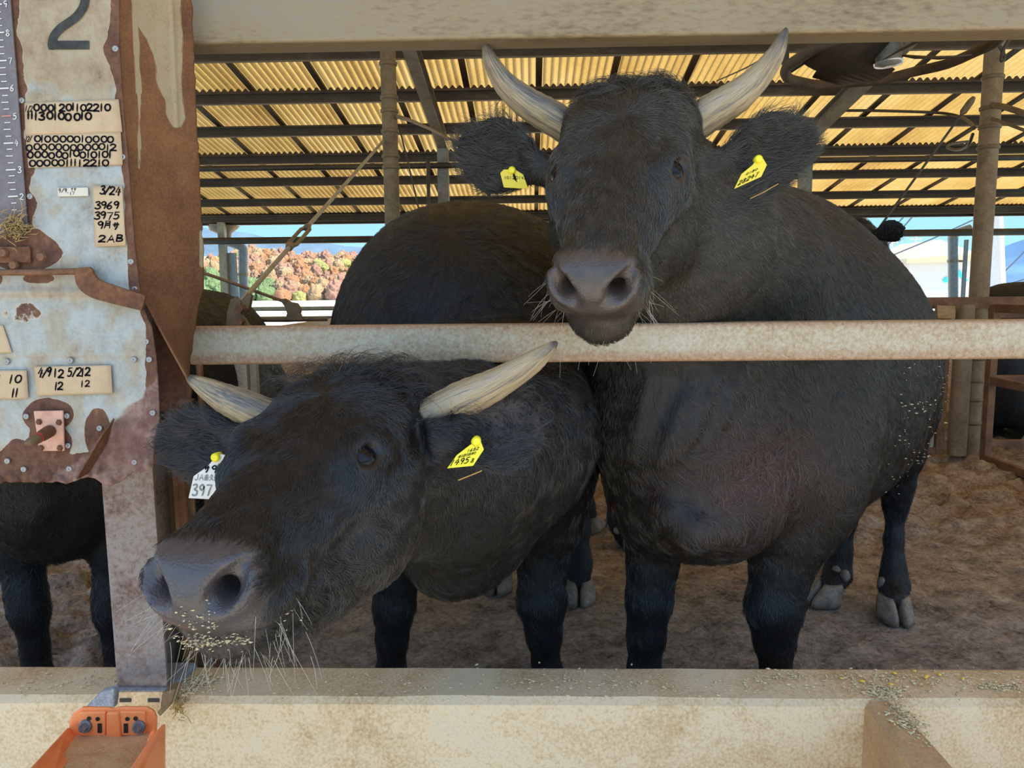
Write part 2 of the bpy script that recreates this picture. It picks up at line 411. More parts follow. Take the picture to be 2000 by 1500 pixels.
# ------------------------------------------------------------------ kerb, rails, column
def px_poly(pts, d): return [P(x, y, d) for x, y in pts]
def build_front():
    zt = .397
    # kerb: one bevelled concrete section
    def kerb_part(x0, x1):
        y0, y1 = 1.28, 1.405
        prof = [(y0-.004, -.32), (y1, -.32), (y1, zt-.004), (y1-.010, zt), (y0+.016, zt), (y0+.003, zt-.010)]
        vs = []; xs = np.linspace(x0, x1, 120)
        for x in xs:
            for k, (y, z) in enumerate(prof):
                q = fbm(np.array([[x*7, y*7, z*7+k]]), 3, 3)[0]
                vs.append((x, y+q*.003*(k in (0, 4, 5)), z+q*.004*(k in (3, 4))))
        n = len(prof); fs = []; 
        for i in range(len(xs)-1):
            for k in range(n): fs.append((i*n+k, i*n+(k+1) % n, (i+1)*n+(k+1) % n, (i+1)*n+k))
        fs += [tuple(range(n-1, -1, -1)), tuple((len(xs)-1)*n+k for k in range(n))]
        return vs, [tuple(reversed(f)) for f in fs]
    mb = MB(); vs, fs = kerb_part(-2.4, 2.6); mb.add(vs, fs)
    o = mb.build('concrete_kerb', [M_KERB, M_KERB_TOP])
    for p in o.data.polygons:
        if p.normal.z > .2: p.material_index = 1
    tag(o, 'low concrete kerb with a dusty grey top running along the feed barrier', 'kerb')
    # cross wall running from the kerb towards the camera
    mb = MB(); xa = P(1690, 1372, 1.28)[0]; xb = xa+.062
    pr = [(xa, zt-.004), (xb, zt-.004)]
    m = 40; vs = []
    for j in range(m+1):
        y = .35+(1.285-.35)*j/m
        for k, (x, z) in enumerate(((xa-.006, -.32), (xa, zt-.012), (xa+.012, zt-.001), (xb-.010, zt-.001), (xb, zt-.012), (xb+.006, -.32))):
            q = fbm(np.array([[x*9, y*9, k*3.3]]), 3, 8)[0]; vs.append((x+q*.003, y, z+q*.003*(k not in (0, 5))))
    fs = [(j*6+k, j*6+k+1, (j+1)*6+k+1, (j+1)*6+k) for j in range(m) for k in range(5)]
    fs = [tuple(reversed(f)) for f in fs]+[tuple(range(6)), tuple(m*6+k for k in range(5, -1, -1))]
    mb.add(vs, fs); o = mb.build('dividing_kerb', [M_KERB_TAN, M_KERB_TOP])
    for p in o.data.polygons:
        if p.normal.z > .5: p.material_index = 1
    tag(o, 'narrow concrete dividing wall with a tan side coming forward from the kerb', 'kerb')
    # rails of the barrier: lipped channels with rounded corners
    def rail(name, z0, z1, y0, dep, mat, x0, x1, r=.006):
        mb = MB(); prof = []
        for cx, cz, a0 in ((y0+r, z0+r, 180), (y0+r, z1-r, 90)):
            for k in range(5):
                a = radians(a0+90*(k/4 if a0 == 180 else 0)+(0 if a0 == 180 else 0))
                a = radians(270-90*k/4) if a0 == 180 else radians(180-90*k/4)
                prof.append((cx+r*math.cos(a), cz+r*math.sin(a)))
        prof += [(y0+dep, z1), (y0+dep, z1-.004), (y0+.006, z1-.004), (y0+.006, z0+.004), (y0+dep, z0+.004), (y0+dep, z0)]
        n = len(prof); vs = []; xs = np.linspace(x0, x1, 60)
        for x in xs:
            for y, z in prof: vs.append((x, y, z))
        fs = [(i*n+k, (i+1)*n+k, (i+1)*n+(k+1) % n, i*n+(k+1) % n) for i in range(len(xs)-1) for k in range(n)]
        mb.add(vs, fs, False); return mb.build(name, mat)
    tag(rail('neck_rail', .993, 1.060, 1.33, .040, M_RAIL, -.60, 2.3), 'pale galvanised steel rail with rusty edges under the chin of the brown cow', 'rail')
    tag(rail('top_rail', 1.527, 1.66, 1.315, .055, M_BEAM, -.60, 2.3), 'dusty steel beam running above the heads of the cows', 'beam')
    # column on the kerb
    root = empty('steel_column', P(275, 1340, 1.33)); root.location.z = zt
    xl, xr = P(228, 1330, 1.30)[0], P(326, 1330, 1.30)[0]
    x_r2 = P(382, 1000, 1.445)[0]
    mb = MB(); mb.box((xl, 1.30, zt-.02), (xr, 1.307, 1.72)); mb.build('front_flange', M_POST, root, bevel=.001)
    xm = (xl+xr)/2
    mb = MB(); mb.box((xm-.004, 1.307, zt-.02), (xm+.004, 1.44, 1.72)); mb.build('web', M_POST, root)
    mb = MB(); mb.box((xl+.01, 1.44, .02), (x_r2, 1.448, 1.72)); mb.build('back_flange', M_POLE, root, bevel=.001)
    mb = MB(); mb.box((x_r2-.022, 1.405, .02), (x_r2-.014, 1.44, 1.72)); mb.box((x_r2-.014, 1.41, .02), (x_r2-.002, 1.418, 1.72)); mb.build('edge_strip', M_RUST_GATE, root)
    mb = MB(); mb.box((xl-.012, 1.282, zt-.01), (xr+.012, 1.40, zt+.012)); mb.build('base_grout', M_KERB_TOP, root, bevel=.008, seg=3)
    tag(root, 'grey purple steel column standing on the kerb below the rusty panel', 'column')

def rail_mat():
    t = NT('galvanised_rail'); a = t.noise(5, 6, .65, (.35, 1, 1), .5); b = t.noise(170, 3, .6); sep = t.n('ShaderNodeSeparateXYZ'); t.l(t.tc.outputs['Object'], sep.inputs[0])
    edge = t.ramp(sep.outputs['Z'], [(0.0, 1), (.012, .75), (.024, 0), (.050, 0), (.058, .25), (.062, .9)])
    mid = t.ramp(t.math('ADD', t.math('MULTIPLY', a, .6), t.math('MULTIPLY', b, .4)), [(.32, (.22, .125, .055)), (.43, (.38, .28, .165)), (.54, (.45, .395, .29)), (.68, (.54, .50, .41))])
    ru = t.ramp(b, [(.3, (.24, .105, .045)), (.7, (.42, .24, .12))])
    k = t.math('MULTIPLY', edge, t.ramp(a, [(.32, .45), (.6, 1.0)]))
    wv = t.n('ShaderNodeTexNoise'); wv.inputs['Scale'].default_value = 26; wv.inputs['Detail'].default_value = 3; wv.inputs['Distortion'].default_value = 2.5; t.l(t.mapping((.8, 1, 1)), wv.inputs['Vector'])
    scr = t.ramp(wv.outputs['Fac'], [(.492, 0), (.5, 1), (.508, 0)])
    c = t.mix(k, mid, ru); c = t.mix(t.math('MULTIPLY', scr, .28), c, (.72, .68, .58))
    t.set(color=c, rough=.55, metal=.1); t.bump(b, .2, .001); return t.m
M_RAIL = rail_mat()

# ------------------------------------------------------------------ the sheet-metal panel on the left
D_PAN = 1.15
XR = np.array([(-60, 231), (0, 234), (95, 235), (180, 240), (330, 253), (470, 264), (545, 272), (590, 276), (640, 298), (700, 307), (760, 311), (818, 313), (860, 303), (905, 300), (960, 300)], float)
YB = np.array([(-80, 940), (60, 941), (140, 943), (170, 930), (195, 938), (216, 947), (232, 944), (262, 924), (280, 921), (300, 914), (330, 905)], float)
def xr_(y): 
    a = np.interp(y, XR[:, 0], XR[:, 1]); return a
def panel_mat():
    t = NT('painted_galvanised_sheet'); ru = t.attr('rust'); bl = t.attr('blue'); wn = t.attr('wine')
    a = t.noise(22, 6, .68); b = t.noise(170, 4, .65); c = t.noise(60, 5, .7, (1, 1, .45))
    f = t.math('ADD', t.math('MULTIPLY', a, .5), t.math('ADD', t.math('MULTIPLY', b, .2), t.math('MULTIPLY', c, .3)))
    beige = t.ramp(f, [(.32, (.15, .095, .045)), (.43, (.28, .195, .105)), (.56, (.36, .28, .17)), (.70, (.29, .265, .20))])
    blue = t.ramp(f, [(.34, (.20, .165, .115)), (.45, (.30, .295, .255)), (.56, (.355, .375, .355)), (.70, (.42, .405, .345))])
    rust = t.ramp(f, [(.34, (.040, .018, .010)), (.46, (.105, .044, .025)), (.56, (.165, .075, .038)), (.68, (.25, .145, .08))])
    wine = t.ramp(f, [(.34, (.085, .038, .028)), (.48, (.18, .092, .072)), (.62, (.30, .20, .15))])
    base = t.mix(bl, beige, blue)
    rr = t.math('ADD', ru, t.math('MULTIPLY', t.math('SUBTRACT', t.noise(90, 4, .65), .5), .45))
    k = t.ramp(rr, [(.47, 0), (.53, 1)]); halo = t.ramp(rr, [(.38, 0), (.47, 1), (.53, 0)])
    col = t.mix(t.math('MULTIPLY', halo, .7), base, (.50, .38, .24))
    col = t.mix(k, col, rust); col = t.mix(t.ramp(t.math('ADD', wn, t.math('MULTIPLY', t.math('SUBTRACT', a, .5), .7)), [(.40, 0), (.62, 1)]), col, wine)
    t.set(color=col, rough=t.ramp(k, [(0, .5), (1, .85)]), metal=.1); t.bump(t.math('ADD', f, t.math('MULTIPLY', k, .15)), .4, .003); return t.m
def flank_mat():
    t = NT('rusted_sheet'); g = t.attr('galv'); a = t.noise(9, 6, .65); b = t.noise(240, 3, .6)
    f = t.math('ADD', t.math('MULTIPLY', a, .6), t.math('MULTIPLY', b, .4))
    rust = t.ramp(f, [(.30, (.085, .030, .016)), (.46, (.165, .066, .024)), (.60, (.235, .105, .036)), (.74, (.17, .085, .045))])
    gal = t.ramp(f, [(.32, (.27, .19, .10)), (.5, (.38, .29, .17)), (.68, (.34, .29, .20))])
    k = t.ramp(t.math('ADD', g, t.math('MULTIPLY', t.math('SUBTRACT', t.noise(70, 4), .5), .5)), [(.45, 0), (.55, 1)])
    halo = t.ramp(g, [(.30, 0), (.42, 1), (.52, 0)])
    t.set(color=t.mix(k, t.mix(t.math('MULTIPLY', halo, .5), rust, (.45, .34, .20)), gal), rough=.8, metal=.05); t.bump(f, .5, .003); return t.m
M_PANEL = panel_mat(); M_FLANK = flank_mat()
def sdf_ell(x, y, cx, cy, rx, ry): return np.sqrt(((x-cx)/rx)**2+((y-cy)/ry)**2)
def build_panel():
    root = empty('sheet_panel', P(140, 940, D_PAN))
    tag(root, 'rusty galvanised sheet panel with a painted 2 and paper notes on it', 'panel')
    nu, nv = 110, 260
    u = np.linspace(0, 1, nu); v = np.linspace(0, 1, nv); U, Vv = np.meshgrid(u, v, indexing='ij')
    x = -70+U*(300+70); y = -70+Vv*(930+70)
    for _ in range(8):
        x = -70+U*(xr_(y)+70); yb = np.interp(x, YB[:, 0], YB[:, 1])+fbm(np.stack([x*.08, x*0, x*0], -1), 2, 4)*5; y = -70+Vv*(yb+70)
    pn = np.stack([x*.03, y*.03, 0*x], -1); n1 = fbm(pn, 3, 1)
    xrr = xr_(y)
    rust = np.zeros_like(x)
    def add(val): 
        np.maximum(rust, val, out=rust)
    # rust along the scale, the right edge, the latch and the handle plate
    le = 26+y*.085; add(smooth(22, -6, x-le-n1*16)*(y < 470))
    e = np.interp(y, [-60, 0, 60, 95, 150, 300, 420, 540, 570, 600, 640, 760, 930], [16, 16, 22, 30, 18, 12, 14, 22, 20, 8, 14, 26, 60]); add(smooth(e+6, e-8, xrr-x+n1*8))
    add(smooth(1.15, .85, sdf_ell(x, y, 52, 490, 72, 44)+n1*.2)); add(smooth(1.15, .85, sdf_ell(x, y, 78, 544, 34, 11)+n1*.2)); add(smooth(1.2, .8, sdf_ell(x, y, -5, 545, 12, 14)))
    add(smooth(1.12, .88, sdf_ell(x, y, 96, 812, 50, 34)+n1*.15)); add(smooth(1.15, .85, sdf_ell(x, y, 98, 862, 42, 50)+n1*.2))
    add(smooth(1.15, .85, sdf_ell(x, y, 192, 845, 26, 46)+n1*.2)); add(smooth(-14, 10, y-888+.05*(x-100)+n1*14-28*np.exp(-((x-35)/30)**2)*-1))
    add(.55*smooth(1.2, .5, sdf_ell(x, y, 55, 605, 45, 28)+n1*.9))
    wine = smooth(.0, 1.0, (x-(330-np.interp(y, [600, 680, 760, 820, 880, 940], [10, 30, 70, 120, 180, 260])))/55+n1*.5)*(y > 600)
    blue = np.clip(smooth(165, 225, y+n1*70)*(1-.55*smooth(.3, .8, fbm(pn*.9+9, 3, 6)*1.3+.35))*(1-.6*np.exp(-((y-572)/16)**2)), 0, 1)
    d = D_PAN+n1*.0018+.004*np.exp(-((y-571)/7)**2)*-1+.0025*smooth(694, 699, y)-.012*smooth(.955, 1, Vv)*(.4+fbm(pn*2.2, 2, 8))
    d -= .004*smooth(890, 960, y)*np.exp(-((x-185)/40)**2)
    pts = np.stack([P(a, b, c) for a, b, c in zip(x.ravel(), y.ravel(), d.ravel())])
    i = np.arange(nu*nv).reshape(nu, nv); f = np.stack([i[:-1, :-1], i[:-1, 1:], i[1:, 1:], i[1:, :-1]], -1).reshape(-1, 4)
    me = mesh_np('sheet', pts, f)
    for nm, a in (('rust', rust), ('blue', blue), ('wine', np.clip(wine, 0, 1))): vattr(me, nm, a.ravel())
    o = link_mesh('sheet', me, M_PANEL, root, None, True); s = o.modifiers.new('thick', 'SOLIDIFY'); s.thickness = .0022; s.offset = 1
    # rusted flank folded back from the right edge
    ys = np.linspace(-70, 742, 150); us = np.linspace(0, 1, 46); rx = np.array([(-70, 372), (0, 375), (100, 379), (250, 386), (400, 393), (520, 399), (562, 398), (620, 384), (690, 374), (742, 368)], float)
    Yg, Ug = np.meshgrid(ys, us, indexing='ij'); XL = np.where(Yg < 570, xr_(Yg)-3, 273+(Yg-570)*.56); XL = np.minimum(XL, np.interp(Yg, rx[:, 0], rx[:, 1])-1)
    Xg = XL+Ug*(np.interp(Yg, rx[:, 0], rx[:, 1])+fbm(np.stack([Yg*.07, Yg*0, Yg*0], -1), 3, 3)*3*(Ug > .9)-XL)
    n2 = fbm(np.stack([Xg*.04, Yg*.025, 0*Xg], -1), 3, 5)
    xlp = np.interp(Yg, [-70, 35, 78, 110, 180, 220, 247, 250], [250, 258, 290, 300, 315, 325, 340, 400]); xrp = np.interp(Yg, [-70, 0, 140, 230, 248], [344, 348, 356, 361, 350])
    g = smooth(-7, 7, np.minimum(Xg-xlp, xrp-Xg)+n2*9); g = np.maximum(g, smooth(-4, 4, 5-np.abs(Xg-(261+.055*Yg))+n2*5)*(Yg < 182)); g = np.maximum(g, .8*smooth(-2, 2, 2.5-np.abs(Xg-272)+n2*4)*(Yg > 180)*(Yg < 330)); g = np.maximum(g, smooth(-3, 3, 4-np.abs(Xg-394))*(Yg > 450)*(Yg < 520))
    Dg = 1.162+.11*Ug+.0022*n2-.004*np.exp(-((Xg-(335+.045*Yg))/3)**2)*(Yg < 250)
    pts = np.stack([P(a, b, c) for a, b, c in zip(Xg.ravel(), Yg.ravel(), Dg.ravel())])
    i = np.arange(Xg.size).reshape(Xg.shape); f = np.stack([i[:-1, :-1], i[1:, :-1], i[1:, 1:], i[:-1, 1:]], -1).reshape(-1, 4)
    me = mesh_np('rusted_flank', pts, f); vattr(me, 'galv', g.ravel()); o = link_mesh('rusted_flank', me, M_FLANK, root, None, True); s = o.modifiers.new('thick', 'SOLIDIFY'); s.thickness = .003
    mb = MB(); lo = [(296, 628), (330, 676), (370, 736), (374, 760), (371, 786), (352, 784), (340, 796), (313, 804), (311, 760), (307, 700)]
    mb.prism([P(a, b, 1.185+.0006*(a-300)) for a, b in lo], (0, .004, 0)); mb.build('lower_flap', M_RUST, root)
    mb = MB(); mb.prism(px_poly([(340, 788), (352, 779), (374, 781), (371, 786), (350, 793)], 1.20), (0, .012, 0)); mb.build('torn_scrap', M_RUST, root); mb = MB(); mb.prism(px_poly([(298, 880), (314, 868), (332, 888), (328, 896), (300, 905)], 1.17), (0, .006, 0)); mb.build('torn_scrap', M_RUST, root)
    mb = MB(); mb.add([P(224, 818, 1.143), P(200, 850, 1.12), P(150, 936, 1.10), P(172, 926, 1.135), P(206, 868, 1.143)], [(0, 1, 2, 3, 4)]); mb.add([P(224, 818, 1.149), P(206, 868, 1.149), P(172, 928, 1.149), P(150, 939, 1.149), P(190, 862, 1.149)], [(0, 1, 2, 3, 4)])
    o = mb.build('folded_flap', M_RUST, root); s = o.modifiers.new('thick', 'SOLIDIFY'); s.thickness = .002
    for sx, sy in ((227, 96), (44, 197), (60, 384), (241, 307), (257, 511), (265, 565), (287, 667), (293, 702), (263, 702), (139, 704), (15, 706), (300, 806), (264, 902), (137, 915), (48, 916), (16, 900), (196, 836), (132, 812), (53, 813), (134, 870)):
        c = P(sx, sy, D_PAN-.0005); mb = MB()
        rings = [(0, -.001), (.0016, -.001), (.0019, .0004), (.0034, .0005), (.0044, -.0004), (.0046, -.002)]
        vs = []; fs = []
        for r, h in rings:
            for k in range(14): a = 2*math.pi*k/14; vs.append((c[0]+r*math.cos(a), c[1]-.0035-h, c[2]+r*math.sin(a)))
        for j in range(len(rings)-1):
            for k in range(14): fs.append((j*14+k, (j+1)*14+k, (j+1)*14+(k+1) % 14, j*14+(k+1) % 14))
        mb.add(vs, fs, True); mb.build('rivet', M_BOLT, root)
    # painted numeral
    mb = MB(); stroke(mb, smooth_path([(164, -40), (166, -5), (161, 16), (146, 35), (118, 55), (104, 73), (101, 92)], 6), 17, D_PAN-.0034); stroke(mb, [(96, 88), (174, 88)], 17, D_PAN-.0037, cap=False); mb.build('painted_numeral', M_INK_GREY, root)
    # handle plate
    r2 = empty('handle_plate', P(95, 880, 1.14)); tag(r2, 'salmon pink square plate with four bolts and a stub handle on the panel', 'plate')
    mb = MB(); mb.prism(px_poly([(65, 803), (122, 802), (125, 881), (76, 881)], 1.140), (0, .004, 0)); mb.build('plate', mottled('salmon_paint', [(.35, (.42, .19, .12)), (.5, (.60, .32, .22)), (.7, (.58, .36, .26))], 25, .6), r2, bevel=.001)
    for a, b in ((76, 824), (115, 825), (117, 875), (80, 875)):
        c = P(a, b, 1.139); mb = MB(); mb.tube([c, c+np.array([0, -.003, 0])], [.005, .0035], 6); mb.build('bolt', M_RUST, r2)
    mb = MB(); mb.tube([P(97, 842, 1.138), P(84, 850, 1.115), P(76, 855, 1.105)], [.0095, .009, .0075], 14); mb.build('stub', M_RUST, r2)
    mb = MB(); mb.tube([P(77, 854, 1.107), P(73, 857, 1.101)], .0078, 14); mb.build('red_band', simple('red_paint', (.45, .035, .02), .4), r2)
    mb = MB(); mb.tube([P(73, 857, 1.101), P(62, 862, 1.09), P(54, 865, 1.083), P(48, 866, 1.08)], [.0075, .0072, .0055, .002], 14); mb.build('knob', M_POLE, r2)
    # lever with its rod
    r3 = empty('latch_lever', P(200, 590, 1.13)); tag(r3, 'bent rusty flat bar lever on a rod across the middle of the panel', 'lever')
    mb = MB(); mb.tube([P(-70, 532, 1.137), P(60, 532, 1.137), P(156, 530, 1.135)], .0048, 12); mb.build('rod', M_RUST_GATE, r3)
    ctr = smooth_path([(163, 522), (166, 545), (184, 563), (222, 576), (280, 592)], 8); mb = MB(); W = np.interp(np.linspace(0, 1, len(ctr)), [0, .08, .3, .8, 1], [10, 17, 20, 17, 15])
    top = []; bot = []
    for i, (a, b) in enumerate(ctr):
        t = np.array(ctr[min(i+1, len(ctr)-1)])-np.array(ctr[max(i-1, 0)]); t = t/np.linalg.norm(t); nn = np.array([-t[1], t[0]]); top.append(np.array([a, b])-nn*W[i]); bot.append(np.array([a, b])+nn*W[i])
    dd = lambda i: 1.130-.006*math.sin(i/len(ctr)*2)+.012*max(0, i/len(ctr)-.7)
    for i in range(len(ctr)-1):
        q = [P(*top[i], dd(i)), P(*top[i+1], dd(i+1)), P(*bot[i+1], dd(i+1)), P(*bot[i], dd(i))]
        mb.add(q+[p+np.array([0, .006, 0]) for p in q], [(3, 2, 1, 0), (4, 5, 6, 7), (0, 1, 5, 4), (2, 3, 7, 6)]+([(3, 0, 4, 7)] if i == 0 else [])+([(1, 2, 6, 5)] if i == len(ctr)-2 else []))
    mb.build('arm', M_RUST, r3)
    mb = MB(); mb.prism(px_poly([(-70, 482), (58, 482), (60, 512), (-70, 515)], 1.141), (0, .004, 0)); mb.build('bracket', M_RUST, r3)
    for a, b in ((8, 494), (82, 502), (28, 518)):
        c = P(a, b, 1.139); mb = MB(); mb.tube([c, c+np.array([0, -.005, 0])], [.0075, .006], 6); mb.build('nut', M_RUST_GATE, r3)
    # graduated scale
    r4 = empty('measuring_scale', P(20, 440, 1.143)); tag(r4, 'purple grey graduated scale strip with white ticks and numbers at the left edge', 'scale')
    mb = MB(); mb.prism(px_poly([(-70, -70), (15, -70), (20, 0), (32, 150), (50, 400), (53, 440), (48, 458), (-70, 458)], 1.1425), (0, .003, 0)); mb.build('strip', mottled('scale_plastic', [(.35, (.10, .08, .08)), (.6, (.165, .14, .14)), (.75, (.22, .15, .13))], 12, .45, fine=120), r4, bevel=.0008)
    M_TICK = simple('white_paint', (.62, .60, .56), .5); M_TICKR = simple('faded_red_paint', (.55, .20, .16), .5)
    mb = MB(); mr = MB()
    yk = {9: 8, 8: 63, 7: 118, 6: 172, 5: 226, 4: 279, 3: 331, 2: 383}
    for n_, y0 in yk.items():
        x1 = -2+.083*y0
        stroke(mr if n_ == 5 else mb, [(x1-14, y0+1), (x1+5, y0)], 2.6, 1.1415, cap=False)
        for k in range(1, 4):
            yy = y0-13.3*k; xx = -2+.083*yy; stroke(mb, [(xx-(9 if k != 2 else 12), yy+.5), (xx+2, yy)], 1.8, 1.1415, cap=False)
        if n_ == 2:
            for k in range(1, 3): yy = y0+13.3*k; xx = -2+.083*yy; stroke(mb, [(xx-9, yy+.5), (xx+1, yy)], 1.8, 1.1415, cap=False)
    for n_, y0 in yk.items(): write(mb, str(n_), -2+.083*y0+8, y0-6, 7.5, 12, 1.8, 1.1415, slant=0)
    mb.build('ticks', M_TICK, r4); mr.build('red_tick', M_TICKR, r4)
    # straw caught behind the scale's foot
    rng = random.Random(4); mb = MB()
    for k in range(130):
        a = (rng.gauss(22, 14), rng.gauss(443, 12)); b = (a[0]+rng.gauss(0, 14), a[1]+rng.gauss(0, 10)); mb.tube([P(*a, 1.139), P((a[0]+b[0])/2+rng.gauss(0, 3), (a[1]+b[1])/2+rng.gauss(0, 3), 1.134-rng.random()*.006), P(*b, 1.139)], .00055, 4, False)
    tag(mb.build('straw_tuft', M_STRAW), 'tangled tuft of straw caught at the foot of the scale strip', 'straw', kind='stuff')

# ------------------------------------------------------------------ handwriting: marker strokes as flat ribbons
def smooth_path(pts, k=5):
    p = np.array(pts, float); out = []
    for i in range(len(p)-1):
        a, b, c, d = p[max(i-1, 0)], p[i], p[i+1], p[min(i+2, len(p)-1)]
        for j in range(k):
            t = j/k; out.append(.5*((2*b)+(-a+c)*t+(2*a-5*b+4*c-d)*t*t+(-a+3*b-3*c+d)*t**3))
    out.append(p[-1]); return [tuple(q) for q in out]
STK = [0]
def stroke(mb, pts, w, d, cap=True, f=None):
    """ribbon along photo-space points lying on the plane at distance d (or mapped by f)"""
    dz_ = .00002*(STK[0] % 9); f = f or (lambda x, y: P(x, y, d-dz_)); p = np.array(pts, float); t = np.gradient(p, axis=0); t /= np.maximum(np.linalg.norm(t, axis=1), 1e-6)[:, None]
    if cap: p[0] -= t[0]*w*.3; p[-1] += t[-1]*w*.3
    n = np.stack([-t[:, 1], t[:, 0]], 1)*w/2
    if cap and len(p) > 2: n[0] *= .6; n[-1] *= .6
    vs = []; STK[0] += 1; g_ = 1.0
    for a, b in zip(p, n): vs += [f(*(a-b)), f(*(a+b))]
    mb.add(vs, [(2*i, 2*i+1, 2*i+3, 2*i+2) for i in range(len(p)-1)])
def ov(x0, y0, x1, y1):
    return [((x0+x1)/2+(x1-x0)/2*math.sin(a), (y0+y1)/2-(y1-y0)/2*math.cos(a)) for a in np.linspace(0, 2*math.pi*.985, 17)]
GL = {'0': [ov(.05, .05, .95, .95)], '1': [[(.5, 0), (.48, .5), (.46, 1)]],
      '2': [smooth_path([(.08, .22), (.3, .02), (.75, .08), (.85, .33), (.45, .68), (.05, .95), (.5, .93), (1, .97)])],
      '3': [smooth_path([(.1, .1), (.6, .0), (.8, .22), (.4, .45), (.85, .62), (.8, .9), (.4, 1), (.02, .88)])],
      '4': [[(.5, 0), (.05, .62), (.98, .58)], [(.72, .25), (.62, 1)]], '5': [[(.85, .03), (.25, .05), (.18, .45)], smooth_path([(.18, .45), (.65, .4), (.85, .7), (.5, .98), (.05, .92)])],
      '6': [smooth_path([(.75, .0), (.25, .4), (.08, .75), (.4, 1), (.8, .8), (.6, .52), (.15, .7)])], '7': [[(.05, .05), (.92, .05), (.6, .5), (.4, 1)]],
      '8': [smooth_path([(.7, .12), (.4, .0), (.15, .2), (.5, .46), (.88, .75), (.5, 1), (.1, .78), (.5, .46), (.82, .2), (.7, .12)])],
      '9': [smooth_path([(.85, .25), (.5, .02), (.12, .25), (.4, .52), (.8, .3), (.8, .2), (.78, .6), (.6, 1)])],
      '/': [[(.9, 0), (.1, 1)]], '-': [[(.1, .5), (.9, .5)]], '.': [[(.4, .92), (.6, .95)]], "'": [[(.5, 0), (.4, .25)]],
      'A': [[(0, 1), (.5, 0), (.95, 1)], [(.2, .65), (.8, .62)]], 'B': [[(.15, 0), (.1, 1)], smooth_path([(.12, .03), (.75, .1), (.7, .4), (.15, .5), (.85, .62), (.8, .92), (.1, .98)])],
      'J': [smooth_path([(.75, 0), (.75, .7), (.45, 1), (.1, .8)])], 'P': [[(.15, 0), (.15, 1)], smooth_path([(.15, .05), (.8, .08), (.8, .45), (.15, .52)])],
      'G': [[(.25, .05), (.22, .6), (.05, 1)], [(.25, .05), (.85, .05), (.82, 1)], [(.25, .35), (.8, .35)], [(.25, .62), (.8, .62)]],            # month sign
      'N': [[(.1, .35), (.9, .3)], [(.35, .1), (.32, .6)], smooth_path([(.68, .05), (.66, .6), (.4, 1)])],                                      # katakana sa
      'K': [[(0, .28), (1, .28)], [(.3, 0), (.3, .62)], smooth_path([(.72, 0), (.70, .6), (.45, 1)])],
      'd': [[(.1, .2), (.9, .2)], [(.5, 0), (.5, .2)], [(.15, .4), (.85, .4), (.85, .95), (.15, .95), (.15, .4)], [(.15, .67), (.85, .67)], [(.5, .4), (.5, .95)]],
      'q': [smooth_path([(.45, 0), (.3, .35), (.05, .5)]), smooth_path([(.35, .2), (.75, .2), (.55, .6), (.1, 1)]), smooth_path([(.5, .5), (.7, .8), (1, 1)])],
      'h': [smooth_path([(.28, 0), (.18, .3), (.0, .5)]), [(.17, .35), (.17, 1)], [(.4, .05), (.9, .05), (.9, .35), (.4, .35), (.4, .05)], [(.35, .55), (1, .55)], [(.66, .35), (.66, 1)], [(.62, .58), (.35, .95)], [(.7, .58), (1, .92)]],
      'o': [ov(.1, .25, .9, .9)], 't': [[(.1, .3), (.9, .3)], [(.5, 0), (.5, 1)]], 'k': [[(.1, .1), (.9, .1)], [(.2, .5), (.8, .5)], [(.5, .1), (.35, .95)]]}
WR = random.Random(77)
def write(mb, s, x, y, w, h, sw, d, slant=0.0, gap=1.25, jit=.06, f=None, rot=0.0):
    for ch in s:
        if ch == ' ': x += w*.7; continue
        wd = w*(.35 if ch in "1'./" and ch != '/' else 1); jx, jy = WR.gauss(0, jit)*w, WR.gauss(0, jit)*h
        for st in GL[ch]:
            pts = [(x+jx+(a if ch != '1' else a-.3)*w*(1 if ch != '1' else .8)+slant*(1-b)*h, y+jy+b*h+rot*(x)) for a, b in st]
            stroke(mb, pts, sw, d, f=f)
        x += wd*gap+(w*.25 if ch == '1' else 0)
def note(quad, lines, label, paper=None, ink=None, d=1.1455):
    """sheet of paper with handwriting; lines: (text, x, y, w, h, stroke, slant, gap)"""
    root = empty('paper_note', P(quad[2][0], quad[2][1], d)); tag(root, label, 'note')
    (x0, y0), (x1, y1), (x2, y2), (x3, y3) = quad; n = 10; vs = []; fs = []
    for i in range(n+1):
        for j in range(n+1):
            u, v = i/n, j/n; X = (x0*(1-u)+x1*u)*(1-v)+(x3*(1-u)+x2*u)*v; Y = (y0*(1-u)+y1*u)*(1-v)+(y3*(1-u)+y2*u)*v
            vs.append(P(X, Y, d+.0004*vnoise(np.array([X*.1, Y*.1, 0.]))))
    for i in range(n):
        for j in range(n): a = i*(n+1)+j; fs.append((a, a+1, a+n+2, a+n+1))
    mb = MB(); mb.add(vs, fs, True); o = mb.build('sheet', paper or M_PAPER, root); s = o.modifiers.new('thick', 'SOLIDIFY'); s.thickness = .0006; s.offset = 1
    mb = MB()
    for t, x, y, w, h, sw, sl, gp in lines: write(mb, t, x, y, w, h, sw, d-.0011, sl, gp)
    mb.build('handwriting', ink or M_INK, root); return root
